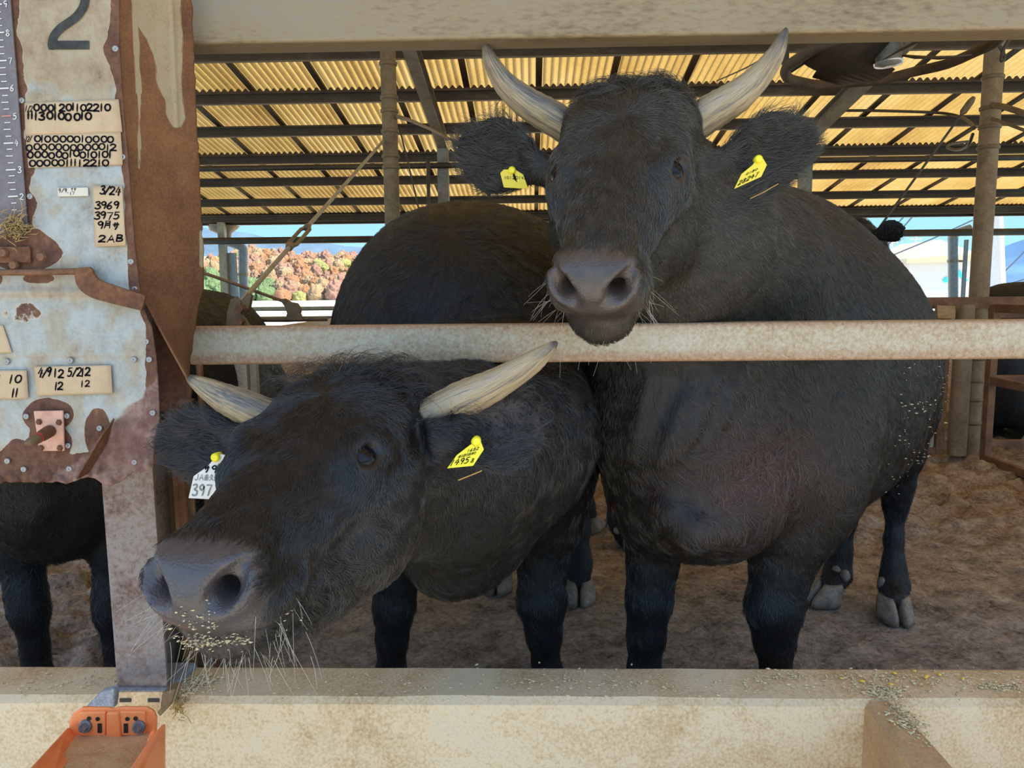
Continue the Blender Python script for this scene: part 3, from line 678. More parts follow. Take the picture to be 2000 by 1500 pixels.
def build_notes():
    note([(48, 201), (232, 194), (239, 258), (50, 264)], [("1/2", 50, 206, 5, 12, 1.5, .1, .9), ("0001201102210", 66, 203, 11.6, 14, 3.6, 0, 1.16), ("11130100010", 52, 219, 12.5, 15, 4.0, 0, 1.16)], 'tan paper note with two rows of marker digits, topmost on the panel')
    note([(50, 264), (236, 258), (240, 322), (56, 328)], [("12/", 50, 266, 4.5, 11, 1.4, .1, .95), ("010000010000", 66, 265, 12.4, 13, 3.3, 0, 1.14), ("0000000000012", 52, 281, 12.6, 13, 3.2, 0, 1.12), ("00000010010101", 54, 296, 12, 13, 3.5, 0, 1.13), ("0000011112210", 56, 312, 12.8, 13, 3.4, 0, 1.14)], 'tan paper note with four rows of circles and digits below the topmost note')
    note([(112, 367), (172, 366), (173, 383), (113, 384)], [("9/9.", 114, 368, 5, 8, 1.1, .1, 1.1), ("tk", 138, 367, 5, 6, 1.0, 0, 1.2), ("17", 137, 375, 5, 6, 1.0, 0, 1.2)], 'small white paper label with 9/9 written on it', M_PAPER_W)
    note([(181, 362), (239, 363), (246, 480), (186, 482)], [("3/24", 194, 365, 10, 16, 3.2, .15, 1.0), ("3969", 184, 394, 12, 14, 3.0, .1, 1.02), ("3975", 184, 414, 12, 14, 3.0, .1, 1.04), ("9GN", 190, 433, 13, 14, 3.0, .05, 1.15), ("2AB", 192, 459, 14, 13, 3.2, .15, 1.2)], 'tall tan paper note reading 3969 3975 and 2AB')
    note([(67, 716), (217, 713), (220, 768), (72, 773)], [("4/9", 73, 718, 9, 18, 3.2, .2, .9), ("12", 106, 720, 11, 16, 3.4, .05, 1.1), ("5/2", 132, 718, 9, 17, 3.2, .1, .95), ("12", 160, 719, 10, 16, 3.4, .05, 1.1), ("12", 106, 748, 10, 15, 3.2, .1, 1.1), ("12", 159, 744, 9, 12, 2.6, .05, 1.1)], 'torn tan note reading 12 four times above the pink plate')
    note([(-60, 724), (52, 723), (56, 779), (-60, 780)], [("/", -6, 732, 6, 16, 3.0, 0, 1.0), ("10", 19, 732, 13, 16, 3.4, .2, .95), ("11", 22, 760, 10, 16, 3.6, .15, 1.3)], 'pale tan note reading 10 and 11 at the left edge of the photo')
    note([(-60, 636), (6, 635), (24, 689), (-60, 690)], [("1", -40, 650, 8, 20, 3, .1, 1)], 'blank corner of a tan note at the left edge above the 10 and 11 note')
# ------------------------------------------------------------------ trough, feed, fan, posts, gates, rods, outdoors
def grains(name, mats, spots, seed, label=None, parent=None, size=.004, flat=.35):
    rng = np.random.default_rng(seed); mb = MB()
    for (c, spread, cnt) in spots:
        for i in range(cnt):
            p = np.array(c)+rng.normal(0, 1, 3)*np.array(spread); s = size*(.5+rng.random()*.9); q = Matrix.Rotation(rng.random()*6.3, 3, 'Z') @ Matrix.Rotation(rng.normal(0, .5), 3, 'X')
            a = [Vector((-s, 0, 0)), Vector((0, -s*.45, 0)), Vector((s, 0, 0)), Vector((0, s*.45, 0)), Vector((0, 0, s*flat)), Vector((0, 0, -s*flat))]
            mb.add([V(p)+q @ x for x in a], [(0, 1, 4), (1, 2, 4), (2, 3, 4), (3, 0, 4), (1, 0, 5), (2, 1, 5), (3, 2, 5), (0, 3, 5)])
    o = mb.build(name, mats, parent)
    if label: tag(o, label, 'feed')
    o['kind'] = 'stuff'; return o
def build_trough():
    root = empty('orange_feeder', P(215, 1470, 1.12)); tag(root, 'orange plastic feeder with two bolted pockets in its end plate below the column', 'feeder')
    d = 1.10
    out = [(133, 1428), (134, 1408), (141, 1394), (160, 1381), (212, 1382), (219, 1385), (232, 1381), (285, 1381), (299, 1389), (304, 1402), (303, 1440), (290, 1444), (262, 1448), (235, 1452), (205, 1455), (180, 1451), (155, 1441), (136, 1436)]
    mb = MB(); mb.prism(px_poly(out, d), (0, .008, -.002)); mb.build('end_plate', M_ORANGE, root, bevel=.003, seg=3)
    for q in ([(153, 1391), (206, 1390), (205, 1441), (155, 1438)], [(232, 1390), (283, 1390), (283, 1437), (237, 1438)]):
        mb = MB(); mb.prism(px_poly(q, d-.004), (0, .006, 0)); mb.build('pocket', M_ORANGE, root, bevel=.0025, seg=3)
    mb = MB(); mb.prism(px_poly([(207, 1392), (231, 1392), (236, 1444), (206, 1446)], d-.0075), (0, .010, 0)); mb.build('centre_rib', M_ORANGE, root, bevel=.003, seg=3)
    for a, b, r in ((167, 1418, .0105), (272, 1419, .0105)):
        c = P(a, b, d-.005); mb = MB(); mb.tube([c, c+np.array([0, -.003, .0005])], [r, r*.95], 20); mb.tube([c+np.array([0, -.003, 0]), c+np.array([0, -.010, .001])], [r*.62, r*.55], 6, True, False); mb.build('bolt', M_BOLT_D, root)
    for a, b in ((174, 1403), (191, 1404), (249, 1404), (265, 1403)):
        c = P(a, b, d-.0045); mb = MB(); mb.tube([c, c+np.array([0, -.0012, 0])], .0032, 14); mb.build('round_hole', M_BLACK, root)
    for a, b in ((195, 1422), (246, 1422)):
        mb = MB(); mb.prism(px_poly([(a-4, b-9), (a+4, b-9), (a+4, b+9), (a-4, b+9)], d-.0045), (0, -.001, 0)); mb.build('slot', M_BLACK, root)
    # sloping sides and floor coming forward
    z0 = P(220, 1440, d)[2]; A = P(134, 1420, d); B_ = P(303, 1410, d); 
    Lf, Rf = P(40, 1522, .90), P(250, 1522, .90)
    L2, R2 = P(150, 1440, d), P(296, 1440, d)
    def quadslab(a, b, c, e, th, name, m):
        mb = MB(); n = np.cross(b-a, e-a); n = n/np.linalg.norm(n)*th; mb.hexa([a, b, c, e, a+n, b+n, c+n, e+n]); return mb.build(name, m, root, bevel=.0015)
    k = np.array
    Lb = P(158, 1446, d+.002); Lbf = P(105, 1530, .90)
    quadslab(A, Lb, Lbf, Lf, .004, 'side_wall', M_ORANGE)
    Rb = P(290, 1444, d); Rbf = P(235, 1530, .90); Rt, Rtf = P(318, 1414, d-.01), P(252, 1535, .88)
    quadslab(Rb, Rt, Rtf, Rbf, .004, 'side_wall', M_ORANGE)
    Ro, Rof = P(318, 1500, d-.005), P(314, 1560, .95)
    quadslab(Rt, Ro, Rof, Rtf, -.004, 'outer_skirt', M_ORANGE)
    mb = MB(); n = 22; vs = []; fs = []; a0, a1, a2, a3 = P(146, 1424, d+.012), P(296, 1420, d+.012), P(246, 1535, .895), P(92, 1535, .895)
    for i in range(n+1):
        for j in range(n+1):
            u, v = i/n, j/n; p = (a0*(1-u)+a1*u)*(1-v)+(a3*(1-u)+a2*u)*v; p = p+k([0, 0, -.006+.006*fbm(np.array([p*30]), 3, 5)[0]]); vs.append(p)
    for i in range(n):
        for j in range(n): q = i*(n+1)+j; fs.append((q, q+1, q+n+2, q+n+1))
    mb.add(vs, fs, True); o = mb.build('feed_layer', M_FEED); tag(o, 'brown feed meal lying in the orange feeder', 'feed', kind='stuff')
    # small slotted bracket above the feeder and its concrete seat
    r2 = empty('slotted_bracket', P(270, 1385, 1.24)); tag(r2, 'cream metal bracket with two oblong holes at the foot of the column', 'bracket')
    zb = .395
    mb = MB(); mb.prism(px_poly([(232, 1352), (318, 1352), (314, 1386), (228, 1386)], 1.235), (0, .005, 0)); mb.build('plate', M_KERB, r2, bevel=.001)
    for a in (245, 300):
        mb = MB(); mb.prism(px_poly([(a-11, 1364), (a+11, 1364), (a+11, 1371), (a-11, 1371)], 1.234), (0, -.001, 0)); mb.build('oblong_hole', M_BLACK, r2)
    mb = MB(); mb.prism(px_poly([(318, 1352), (342, 1346), (333, 1378), (312, 1400), (306, 1392), (314, 1384)], 1.215), (0, .03, .0)); mb.build('side_ear', M_POLE, r2, bevel=.002)
    mb = MB(); mb.prism(px_poly([(160, 1388), (196, 1352), (222, 1346), (222, 1385)], 1.24), (0, .02, 0)); mb.build('concrete_lump', M_KERB_TOP, r2, bevel=.004)
def build_feed():
    z = .399
    q = lambda px, py: PZ(px, py, z)
    grains('spilled_feed', M_GRAIN, [(q(385, 1330), (.022, .012, .002), 420), (q(360, 1352), (.010, .008, .002), 160), (q(1730, 1352), (.018, .012, .002), 260), (q(1770, 1400), (.014, .03, .002), 300), (q(1700, 1322), (.05, .012, .001), 120), (q(1960, 1340), (.025, .008, .002), 160), (q(1540, 1320), (.015, .008, .001), 60), (q(1200, 1335), (.35, .025, .0006), 420), (q(130, 1335), (.12, .02, .0006), 90), (q(1880, 1330), (.12, .02, .001), 160)], 3, 'crumbs of feed scattered along the top of the concrete kerb')
    rng = random.Random(5)
    for px, py in ((1644, 1325), (1684, 1331), (1740, 1337), (1786, 1311), (1747, 1315), (1810, 1321), (1835, 1318), (1880, 1326), (1808, 1324)):
        p = PZ(px, py, z+.001); mb = MB(); mb.ball(p+np.array([0, 0, .001]), (.0048*rng.uniform(.7, 1.1), .0036, .0016), 10, 6, Matrix.Rotation(rng.random()*3, 3, 'Z'))
        tag(mb.build('corn_flake', M_CORN), 'yellow flake of corn on the kerb top near the dividing wall', 'corn', 'corn flakes on the kerb')
    # dirt clump at the column foot
    mb = MB(); r = np.random.default_rng(8)
    for i in range(90):
        a = PZ(350+r.normal(0, 5), 1366+r.normal(0, 14), .392); b = a+r.normal(0, .008, 3); mb.tube([a, (a+b)/2+r.normal(0, .003, 3), b], .0008, 4, False)
    tag(mb.build('straw_wisp', M_STRAW), 'clump of straw at the right foot of the column', 'straw', kind='stuff')
M_BOLT_D = mottled('worn_bolt', [(.3, (.06, .055, .06)), (.5, (.22, .21, .21)), (.7, (.5, .48, .46))], 60, .5, .5)
M_GRAIN = mottled('grain', [(.3, (.40, .28, .12)), (.5, (.62, .50, .28)), (.7, (.75, .68, .48))], 120, .8)
M_CORN = simple('corn', (.85, .55, .07), .5)

def build_poles():
    for px, lab, wraps in ((768, 'dusty round steel post with a tie rod clamp to the left of the cows', ((.62, 2.50), (.64, 2.29), (2.21, 2.21), (2.09, 2.09), (2.0, 2.0))), (1918, 'dusty round steel post at the right with taped bands and a bundle of wires', ((2.33, 2.33), (2.17, 2.17), (2.06, 2.06), (1.93, 1.93), (.9, .9)))):
        x = P(px, 480, 4.9)[0]; root = empty('round_post', (x, 4.9, -.05)); tag(root, lab, 'post')
        mb = MB(); mb.tube([(x, 4.9, -.1), (x, 4.9, 3.25)], .048 if px < 1000 else .056, 20); mb.build('tube', M_POLE if px < 1000 else M_POLE2, root)
        zs = [2.50, 2.30, 2.22, 2.10, 1.95, 1.88] if px < 1000 else [2.36, 2.18, 2.07, 1.95, .9, .78, .66, .52, .40, .25]
        for z in zs:
            mb = MB(); r = .056 if px < 1000 else .064
            mb.tube([(x, 4.9, z-.012), (x, 4.9, z-.008), (x, 4.9, z+.008), (x, 4.9, z+.012)], [r-.006, r, r, r-.006], 20); mb.build('band', M_POLE, root)
        if px > 1000:
            mb = MB(); mb.tube([(x-.10, 4.86, .05), (x-.10, 4.86, 1.0)], .055, 16); mb.build('lower_sleeve', M_POLE2, root)
    # loose wires round the right post and along the purlin
    x = P(1918, 480, 4.9)[0]
    def cable(pts, r, label, mat=M_WIRE, name='cable'):
        mb = MB(); mb.tube([P(*p) for p in smooth3(pts)], r, 8); return tag(mb.build(name, mat), label, 'cable')
    cable([(1628, 216, 7.9), (1700, 216, 7.9), (1780, 218, 7.9), (1840, 221, 7.9), (1875, 228, 7.6), (1895, 240, 6.6), (1902, 250, 5.2)], .014, 'dark cable bundle along a purlin bending down to the right post')
    cable([(1900, 262, 5.0), (1890, 285, 5.2), (1868, 293, 5.6), (1850, 287, 6.0), (1862, 280, 6.2), (1895, 276, 6.4)], .010, 'loop of loose cable to the left of the right post')
    cable([(1928, 70, 4.8), (1945, 80, 4.8), (1962, 110, 4.78), (1955, 118, 4.78), (1962, 92, 4.78), (1985, 60, 4.78), (2010, 50, 4.78)], .010, 'tangled wire tied around the top of the right post')
    cable([(1938, 205, 4.85), (1965, 210, 4.7), (2020, 228, 4.5)], .018, 'upper clamp and rod leaving the right post to the right', M_POLE, 'tie_rod')
    cable([(1938, 232, 4.85), (1962, 240, 4.7), (2020, 262, 4.5)], .010, 'lower clamp and rod leaving the right post to the right', M_POLE, 'tie_rod')
    cable([(776, 228, 4.86), (800, 235, 5.2), (840, 252, 6.2), (880, 272, 7.6), (900, 280, 8.1)], .013, 'dusty cable running from the left post back to the rafter post', M_POLE)
    cable([(780, 250, 4.95), (795, 310, 4.95), (820, 418, 4.95), (830, 470, 4.95)], .005, 'thin wire hanging to the right of the left post')
    cable([(836, 308, 7.9), (837, 380, 7.9), (838, 470, 7.9), (842, 905, 7.9)], .018, 'thin upright pipe between the left post and the rafter post', M_DARK, 'upright_pipe')
    cable([(1536, 85, 3.2), (1470, 126, 4.4), (1400, 158, 6.2)], .005, 'thin wire slanting down to the left from the fan')
def smooth3(pts, k=6):
    p = np.array(pts, float); out = []
    for i in range(len(p)-1):
        a, b, c, d = p[max(i-1, 0)], p[i], p[i+1], p[min(i+2, len(p)-1)]
        for j in range(k):
            t = j/k; out.append(.5*((2*b)+(-a+c)*t+(2*a-5*b+4*c-d)*t*t+(-a+3*b-3*c+d)*t**3))
    out.append(p[-1]); return out
M_POLE2 = mottled('browner_pole', [(.35, (.15, .085, .04)), (.55, (.26, .17, .085)), (.7, (.28, .21, .14))], 6, 0.65, 0.15, 70, .3)

def build_rods():
    # left tie rod: from the post down to the free end of the gate
    a, b = P(748, 276, 4.84), P(462, 600, 2.36)
    root = empty('tie_rod', b); tag(root, 'rusty tie rod with a turnbuckle slanting from the left post to the gate', 'tie rod')
    t = lambda s: a+(b-a)*s
    # distances along the rod so that the turnbuckle sits where the photo shows it
    s1, s2 = .80, .85
    def s_at(px):
        lo, hi = 0, 1
        for _ in range(40):
            m = (lo+hi)/2; r = CAM_R.T @ (t(m)-CAM_C); x = 1000+FPX*r[0]/-r[2]
            if x > px: lo = m
            else: hi = m
        return lo
    s1, s2 = s_at(600), s_at(566)
    mb = MB(); mb.tube([t(0), t(s1)], .0085, 10); mb.tube([t(s2), t(1)], .0085, 10); mb.build('rod', M_GALV_DULL, root)
    dr = (b-a)/np.linalg.norm(b-a); sd = np.cross(dr, [0, 1, 0]); sd /= np.linalg.norm(sd)
    mb = MB()
    for sg in (1, -1): mb.tube([t(s1)+sd*sg*.004, t(s1+.12*(s2-s1))+sd*sg*.018, t(s1+.88*(s2-s1))+sd*sg*.018, t(s2)+sd*sg*.004], .0075, 10)
    mb.tube([t(s1)-dr*.012, t(s1)+dr*.014], .014, 10); mb.tube([t(s2)-dr*.02, t(s2)+dr*.012], .014, 10); mb.build('turnbuckle', M_POLE, root)
    e = t(1); mb = MB()
    for k in (-.010, .010): mb.prism([p+np.array([0, k, 0]) for p in (P(470, 590, 2.36), P(486, 572, 2.36), P(492, 577, 2.36), P(488, 600, 2.36), P(474, 620, 2.36), P(462, 612, 2.36))], (0, .005, 0))
    mb.build('fork', M_POLE, root)
    mb = MB(); c = P(470, 604, 2.33); mb.tube([c, c+np.array([0, .06, 0])], .010, 6); mb.build('pin', M_RUST_GATE, root)
    # gate along the left partition
    g = empty('pen_gate', (-.9, 3.6, 0)); tag(g, 'galvanised pen gate along the left partition carrying the tie rod', 'gate', 'pen gates')
    X = -.9
    mb = MB(); mb.box((X-.03, 2.31, .02), (X+.03, 2.37, .985)); mb.build('upright', M_GALV, g, bevel=.004)
    mb = MB(); mb.box((X+.03, 2.33, .02), (X+.052, 2.355, .97)); mb.build('upright', M_GALV_DULL, g, bevel=.002)
    mb = MB(); mb.box((X-.03, 4.80, .02), (X+.03, 4.85, .985)); mb.build('upright', M_GALV, g, bevel=.004)
    for z in (.985, .72, .46, .2):
        mb = MB(); mb.box((X-.022, 2.34, z-.03), (X+.022, 4.82, z+.012)); mb.build('rail', M_GALV, g, bevel=.004)
    mb = MB(); mb.prism([P(441, 642, 2.345), P(442, 612, 2.345), P(450, 585, 2.345), P(462, 578, 2.345), P(470, 588, 2.345), P(470, 610, 2.345), P(490, 640, 2.345)], (0, .012, 0)); mb.build('gusset', M_POLE, g, bevel=.002)
    mb = MB(); c = P(466, 603, 2.32); mb.tube([c, c+np.array([0, .05, 0])], .013, 6); c = P(466, 628, 2.32); mb.tube([c, c+np.array([0, .05, 0])], .012, 6); mb.build('bolt', M_RUST_GATE, g)
    # latch with its pull rod
    l = empty('gate_latch', P(575, 625, 2.9)); tag(l, 'small rusty latch with a thin pull rod on top of the left gate', 'latch')
    mb = MB(); mb.prism(px_poly([(545, 584), (556, 583), (568, 590), (580, 592), (588, 604), (586, 612), (592, 626), (556, 626), (560, 612), (556, 600)], 2.88), (0, .02, 0)); mb.build('body', M_POLE, l, bevel=.003)
    mb = MB(); mb.tube([P(392, 532, 2.9), P(412, 538, 2.9), P(480, 562, 2.9), P(552, 588, 2.89)], .006, 8); mb.build('pull_rod', M_RUST_GATE, l)
    mb = MB(); mb.tube([P(492, 624, 2.9), P(560, 624, 2.9), P(640, 622, 2.9)], .010, 8); mb.build('bar', M_POLE, l)
    mb = MB(); x = P(392, 760, 2.1)[0]; mb.tube([(x, 2.1, -.02), (x, 2.1, 1.02)], .0095, 10); tag(mb.build('thin_post', M_RUST_GATE), 'thin rusty upright pipe behind the horn at the left', 'pipe')
    # right tie rod
    a, b = P(1902, 190, 4.82), P(1612, 590, 4.88); r2 = empty('tie_rod', b); tag(r2, 'thin dark tie rod slanting down to the left from the right post', 'tie rod')
    mb = MB(); mb.tube([a, b], .0075, 8); mb.build('rod', M_WIRE, r2)
    mb = MB(); dd = (b-a)/np.linalg.norm(b-a); mb.tube([a+dd*.0, a+dd*.03, a+dd*.10, a+dd*.12], [.012, .020, .020, .008], 10); mb.build('clevis', M_POLE, r2)

def build_gates():
    # cross fence on the row of posts, right side, and the partition gate that comes forward
    def frame(name, x0, x1, y, z0, z1, label, mids, bars):
        g = empty(name, ((x0+x1)/2, y, 0)); tag(g, label, 'gate', 'pen gates')
        for x in (x0, x1):
            mb = MB(); mb.box((x-.026, y-.022, z0-.02), (x+.026, y+.022, z1+.02)); mb.build('upright', M_RUST_GATE, g, bevel=.004)
        for z in (z0, z1)+tuple(mids):
            mb = MB(); mb.box((x0+.026, y-.02, z-.022), (x1-.026, y+.02, z+.022)); mb.build('rail', M_RUST_GATE, g, bevel=.004)
        for x in bars:
            mb = MB(); mb.box((x-.012, y-.01, z0+.022), (x+.012, y+.01, z1-.022)); mb.build('bar', M_GALV_DULL, g, bevel=.002)
        return g
    xp = P(1918, 480, 4.9)[0]
    frame('pen_gate', 1.45, P(1837, 800, 4.9)[0], 4.9, .07, .93, 'rusty pen gate behind the hindquarters of the brown cow', (.5,), (P(1822, 800, 4.9)[0], 2.1, 1.8))
    frame('pen_gate', xp+.10, xp+2.3, 4.97, .10, .93, 'rusty pen gate to the right of the right post', (.52,), (xp+.8, xp+1.5))
    mb = MB(); mb.box((1.2, 4.84, .975), (5.6, 4.89, 1.045)); tag(mb.build('fence_beam', M_RUST_GATE), 'long rusty beam across the far pens at the height of the rail', 'beam')
    g = empty('pen_gate', (xp, 3.9, 0)); tag(g, 'rusty partition gate coming forward at the right edge of the photo', 'gate', 'pen gates')
    for y in (2.6, 4.72):
        mb = MB(); mb.box((xp-.022, y-.026, .02), (xp+.022, y+.026, 1.0)); mb.build('upright', M_RUST_GATE, g, bevel=.004)
    for z in (.055, .54, .98):
        mb = MB(); mb.box((xp-.018, 2.6, z-.025), (xp+.018, 4.72, z+.025)); mb.build('rail', M_RUST_GATE, g, bevel=.004)
    f = empty('hinge_column', (xp-.28, 5.02, 0)); tag(f, 'galvanised fence section glimpsed left of the right post', 'fence')
    mb = MB(); mb.box((xp-.34, 5.4, .1), (xp-.30, 5.44, 1.0)); mb.build('upright', M_GALV_DULL, f)
    mb = MB(); mb.box((xp-1.2, 5.4, .22), (xp-.34, 5.44, .28)); mb.build('rail', M_GALV_DULL, f)
    mb = MB(); c = P(1855, 608, 4.8); mb.prism(px_poly([(1830, 596), (1866, 598), (1866, 622), (1832, 622)], 4.8), (0, .03, 0)); tag(mb.build('wooden_block', mottled('raw_wood', [(.3, (.20, .10, .04)), (.6, (.45, .27, .11))], 12, .8, stretch=(1, 1, 6))), 'small brown wooden block fixed to the long rusty beam', 'block')

def build_fan():
    c = P(1735, 108, 3.6); root = empty('barn_fan', c); tag(root, 'large dusty fan with a round guard ring hanging under the roof', 'fan')
    ax = P(1930, 78, 3.6)-P(1545, 112, 3.6); R = np.linalg.norm(ax)/2; ax = ax/np.linalg.norm(ax); n = np.array([0.02, .02, 1.0]); n -= ax*(n @ ax); n /= np.linalg.norm(n); b = np.cross(n, ax)
    def rp(a, r=1.0, h=0.0): return c+(ax*math.cos(a)+b*math.sin(a))*R*r+n*h
    mb = MB(); N = 72; w, h = .020, .030; vs = []; fs = []
    for i in range(N):
        a = 2*math.pi*i/N
        for dr, dh in [(.024*math.cos(q_), .024*math.sin(q_)) for q_ in np.arange(8)*math.pi/4]: vs.append(rp(a, 1+dr/R, dh+.003*math.sin(a*9)))
    for i in range(N):
        for k in range(8): fs.append((i*8+k, ((i+1) % N)*8+k, ((i+1) % N)*8+(k+1) % 8, i*8+(k+1) % 8))
    mb.add(vs, fs, True); mb.build('guard_ring', mottled('dusty_ring', [(.35, (.045, .026, .014)), (.55, (.10, .062, .034)), (.7, (.17, .11, .06))], 9, .8), root)
    hub = rp(0, 0, .0)
    mb = MB(); mb.tube([hub+n*.10, hub+n*.02, hub-n*.03], [.055, .06, .05], 24); mb.build('hub', M_GREY, root)
    mb = MB(); mb.tube([hub-n*.03, hub-n*.042, hub-n*.050], [.062, .058, .02], 24); mb.build('cap', M_CAP, root)
    for k in range(4):
        a = .35+k*math.pi/2; u = ax*math.cos(a)+b*math.sin(a); s = np.cross(n, u); vs = []; fs = []
        m = 8
        for i in range(m+1):
            r = .055+(R*.90-.055)*i/m; wd = .055+.085*math.sin(math.pi*min(1, (i+2)/m*.7)); tw = .45-.25*i/m
            for sg in (-1, 1): vs.append(hub+u*r+(s*math.cos(tw)+n*math.sin(tw))*wd*sg)
        fs = [(2*i, 2*i+1, 2*i+3, 2*i+2) for i in range(m)]
        mb = MB(); mb.add(vs, fs, True); o = mb.build('blade', M_BLADE, root); q = o.modifiers.new('thick', 'SOLIDIFY'); q.thickness = .004
    mb = MB()
    for a in (1.2, 2.6, 4.3, 5.6): mb.tube([rp(a, .99, .02), rp(a, .55, .10), hub+n*.11], .009, 8)
    mb.build('strut', M_DARK, root)
    mb = MB(); mb.tube([hub+n*.10, hub+n*.62], .016, 10); mb.tube([rp(2.9, 1, .03), rp(2.9, .98, .35), rp(2.8, .9, .7)], .018, 8); mb.tube([rp(.15, 1, .0), rp(.05, 1.06, .05), P(1925, 70, 4.8)], .02, 8); mb.build('hanger', M_WIRE, root)
    mb = MB(); mb.tube([rp(4.0, .97, .03), rp(4.0, .80, .04), rp(3.8, .72, .16), rp(3.7, .66, .3)], .012, 8); mb.build('supply_cable', M_BLACK, root)
M_CAP = simple('scratched_metal', (.55, .55, .56), .3, .6)
M_LINE = simple('dark_line', (.05, .07, .10), .6)
M_BLADE = mottled('dusty_blade', [(.35, (.035, .024, .017)), (.6, (.085, .060, .042))], 8, .7)

def build_outdoors():
    rng = np.random.default_rng(31)
    # wooded hill
    xs = np.linspace(-150, 60, 70); ys = np.linspace(105, 215, 40); X, Y = np.meshgrid(xs, ys, indexing='ij')
    hgt = lambda x, y: -1+np.clip(y-108, 0, None)*.108*smooth(8, -45, x)+fbm(np.stack([x*.03, y*.03, 0*x], -1), 3, 4)*3*smooth(110, 140, y)
    Z = hgt(X, Y); v = np.stack([X, Y, Z], -1).reshape(-1, 3); i = np.arange(X.size).reshape(X.shape); f = np.stack([i[:-1, :-1], i[1:, :-1], i[1:, 1:], i[:-1, 1:]], -1).reshape(-1, 4)
    o = link_mesh('hillside', mesh_np('hillside', v, f), mottled('brush', [(.3, (.16, .11, .05)), (.6, (.36, .24, .12))], .4, .9, fine=4), None, (-45, 105, -1), True); tag(o, 'brown wooded hillside behind the barn', 'hill', kind='structure')
    # far ridges, distance haze put into their blue colour
    def ridge(name, y, pts, col, label):
        px = np.array(pts, float); base = P(px[0][0], 585, y)[2]-12; vs = []; xs_ = np.linspace(px[0][0], px[-1][0], 90)
        for x in xs_:
            yy = np.interp(x, px[:, 0], px[:, 1])+vnoise(np.array([x*.05, 0, 0.]))*2.5; t = P(x, yy, y)
            for k in range(7): vs.append((t[0], y-(1-k/6)**1.2*y*.30, base+(t[2]-base)*(k/6)+fbm(np.array([[x*.04, k*.8, 1.]]), 3, 2)[0]*(t[2]-base)*.10*(0 < k < 6)))
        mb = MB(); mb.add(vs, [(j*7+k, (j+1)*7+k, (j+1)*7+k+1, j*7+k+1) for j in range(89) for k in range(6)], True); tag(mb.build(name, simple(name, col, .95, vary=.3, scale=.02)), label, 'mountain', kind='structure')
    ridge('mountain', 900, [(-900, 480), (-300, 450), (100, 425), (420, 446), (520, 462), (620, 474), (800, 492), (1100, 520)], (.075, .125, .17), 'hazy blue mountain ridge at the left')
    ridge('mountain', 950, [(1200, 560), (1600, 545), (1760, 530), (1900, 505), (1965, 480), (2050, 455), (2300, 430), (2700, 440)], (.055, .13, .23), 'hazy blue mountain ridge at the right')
    # trees on the hill: a few crowns copied
    kinds = []
    for k, (col, lab) in enumerate((((.42, .22, .115), 'rust orange rounded tree on the wooded hillside'), ((.44, .30, .17), 'tan rounded tree on the wooded hillside'), ((.38, .22, .155), 'reddish brown rounded tree on the wooded hillside'), ((.36, .36, .13), 'yellow green rounded tree on the wooded hillside'), ((.20, .29, .13), 'green leafy tree on the lower left of the hillside'))):
        mb = MB(); mb.ball((0, 0, 2.2), (2.1, 2.1, 2.4), 40, 26); me = bpy.data.meshes.new('hill_tree')
        a = np.array(mb.v); c = np.array([0, 0, 2.2]); dv = norm_(a-c); rr = 1+.40*fbm(dv*3.1+k*9, 5, k)+.13*vnoise(dv*11, k); a = c+(a-c)*rr[:, None]
        a[:, 2] = np.maximum(a[:, 2], .2); me.from_pydata(a.tolist(), [], mb.f); me.polygons.foreach_set('use_smooth', np.ones(len(me.polygons), bool)); 
        t = NT('foliage'); n = t.noise(2.2, 5, .7); t.set(color=t.ramp(n, [(.3, tuple(x*.75 for x in col)), (.5, tuple(x*1.1 for x in col)), (.7, tuple(min(1, x*1.45) for x in col))]), rough=.9, spec=.1); t.bump(n, 1.0, .6); me.materials.append(t.m)
        kinds.append((me, lab))
    cnt = 0; placed = []
    for yrow in np.arange(111, 200, 4.6):
        for xx in np.arange(-72, -8, 2.75):
            x = xx+rng.normal(0, .5); y = yrow+rng.normal(0, .8)
            if cnt > 285: break
            r = CAM_R.T @ (np.array([x, y, 0])-CAM_C); px = 1000+FPX*r[0]/-r[2]
            if px < 375 or px > 800: continue
            z = float(hgt(np.array(x), np.array(y)))
            k = 4 if (px < 540 and y < 135+.08*(540-px)) else rng.choice([0, 0, 1, 1, 2, 2, 3], p=[.18, .18, .17, .17, .12, .12, .06])
            me, lab = kinds[int(k)]; o = bpy.data.objects.new('hill_tree', me); COL.objects.link(o); s = rng.uniform(.48, .70)*(.9 if k == 4 else 1); s = max(.42, min([s]+[(math.hypot(x-a_, y-b_)/2.15-s_) for a_, b_, s_ in placed])); placed.append((x, y, s)); o.location = (x, y, z-.3); o.scale = (s, s, s*rng.uniform(.9, 1.25)); o.rotation_euler = (0, 0, rng.random()*6.3)
            tag(o, lab, 'tree', ('rust orange', 'tan', 'reddish brown', 'yellow green', 'green')[int(k)]+' trees on the hillside'); cnt += 1
    # house
    h = empty('farm_house', P(1838, 590, 60)); tag(h, 'white house with a cream gable roof beyond the barn at the right', 'house')
    d = 60; q = lambda a, b, e=0: P(a, b, d+e)
    mb = MB(); mb.prism([q(1776, 600), q(1905, 600), q(1905, 508), q(1776, 512)], (0, 6, 0)); mb.build('wall', M_WHITE, h)
    mb = MB(); mb.prism([q(1770, 514, -.4), q(1772, 505, -.4), q(1836, 468, 2), q(1910, 495, -.4), q(1910, 510, -.4)], (0, 6.6, 0)); mb.build('roof', simple('cream_roof', (.46, .37, .22), .8), h)
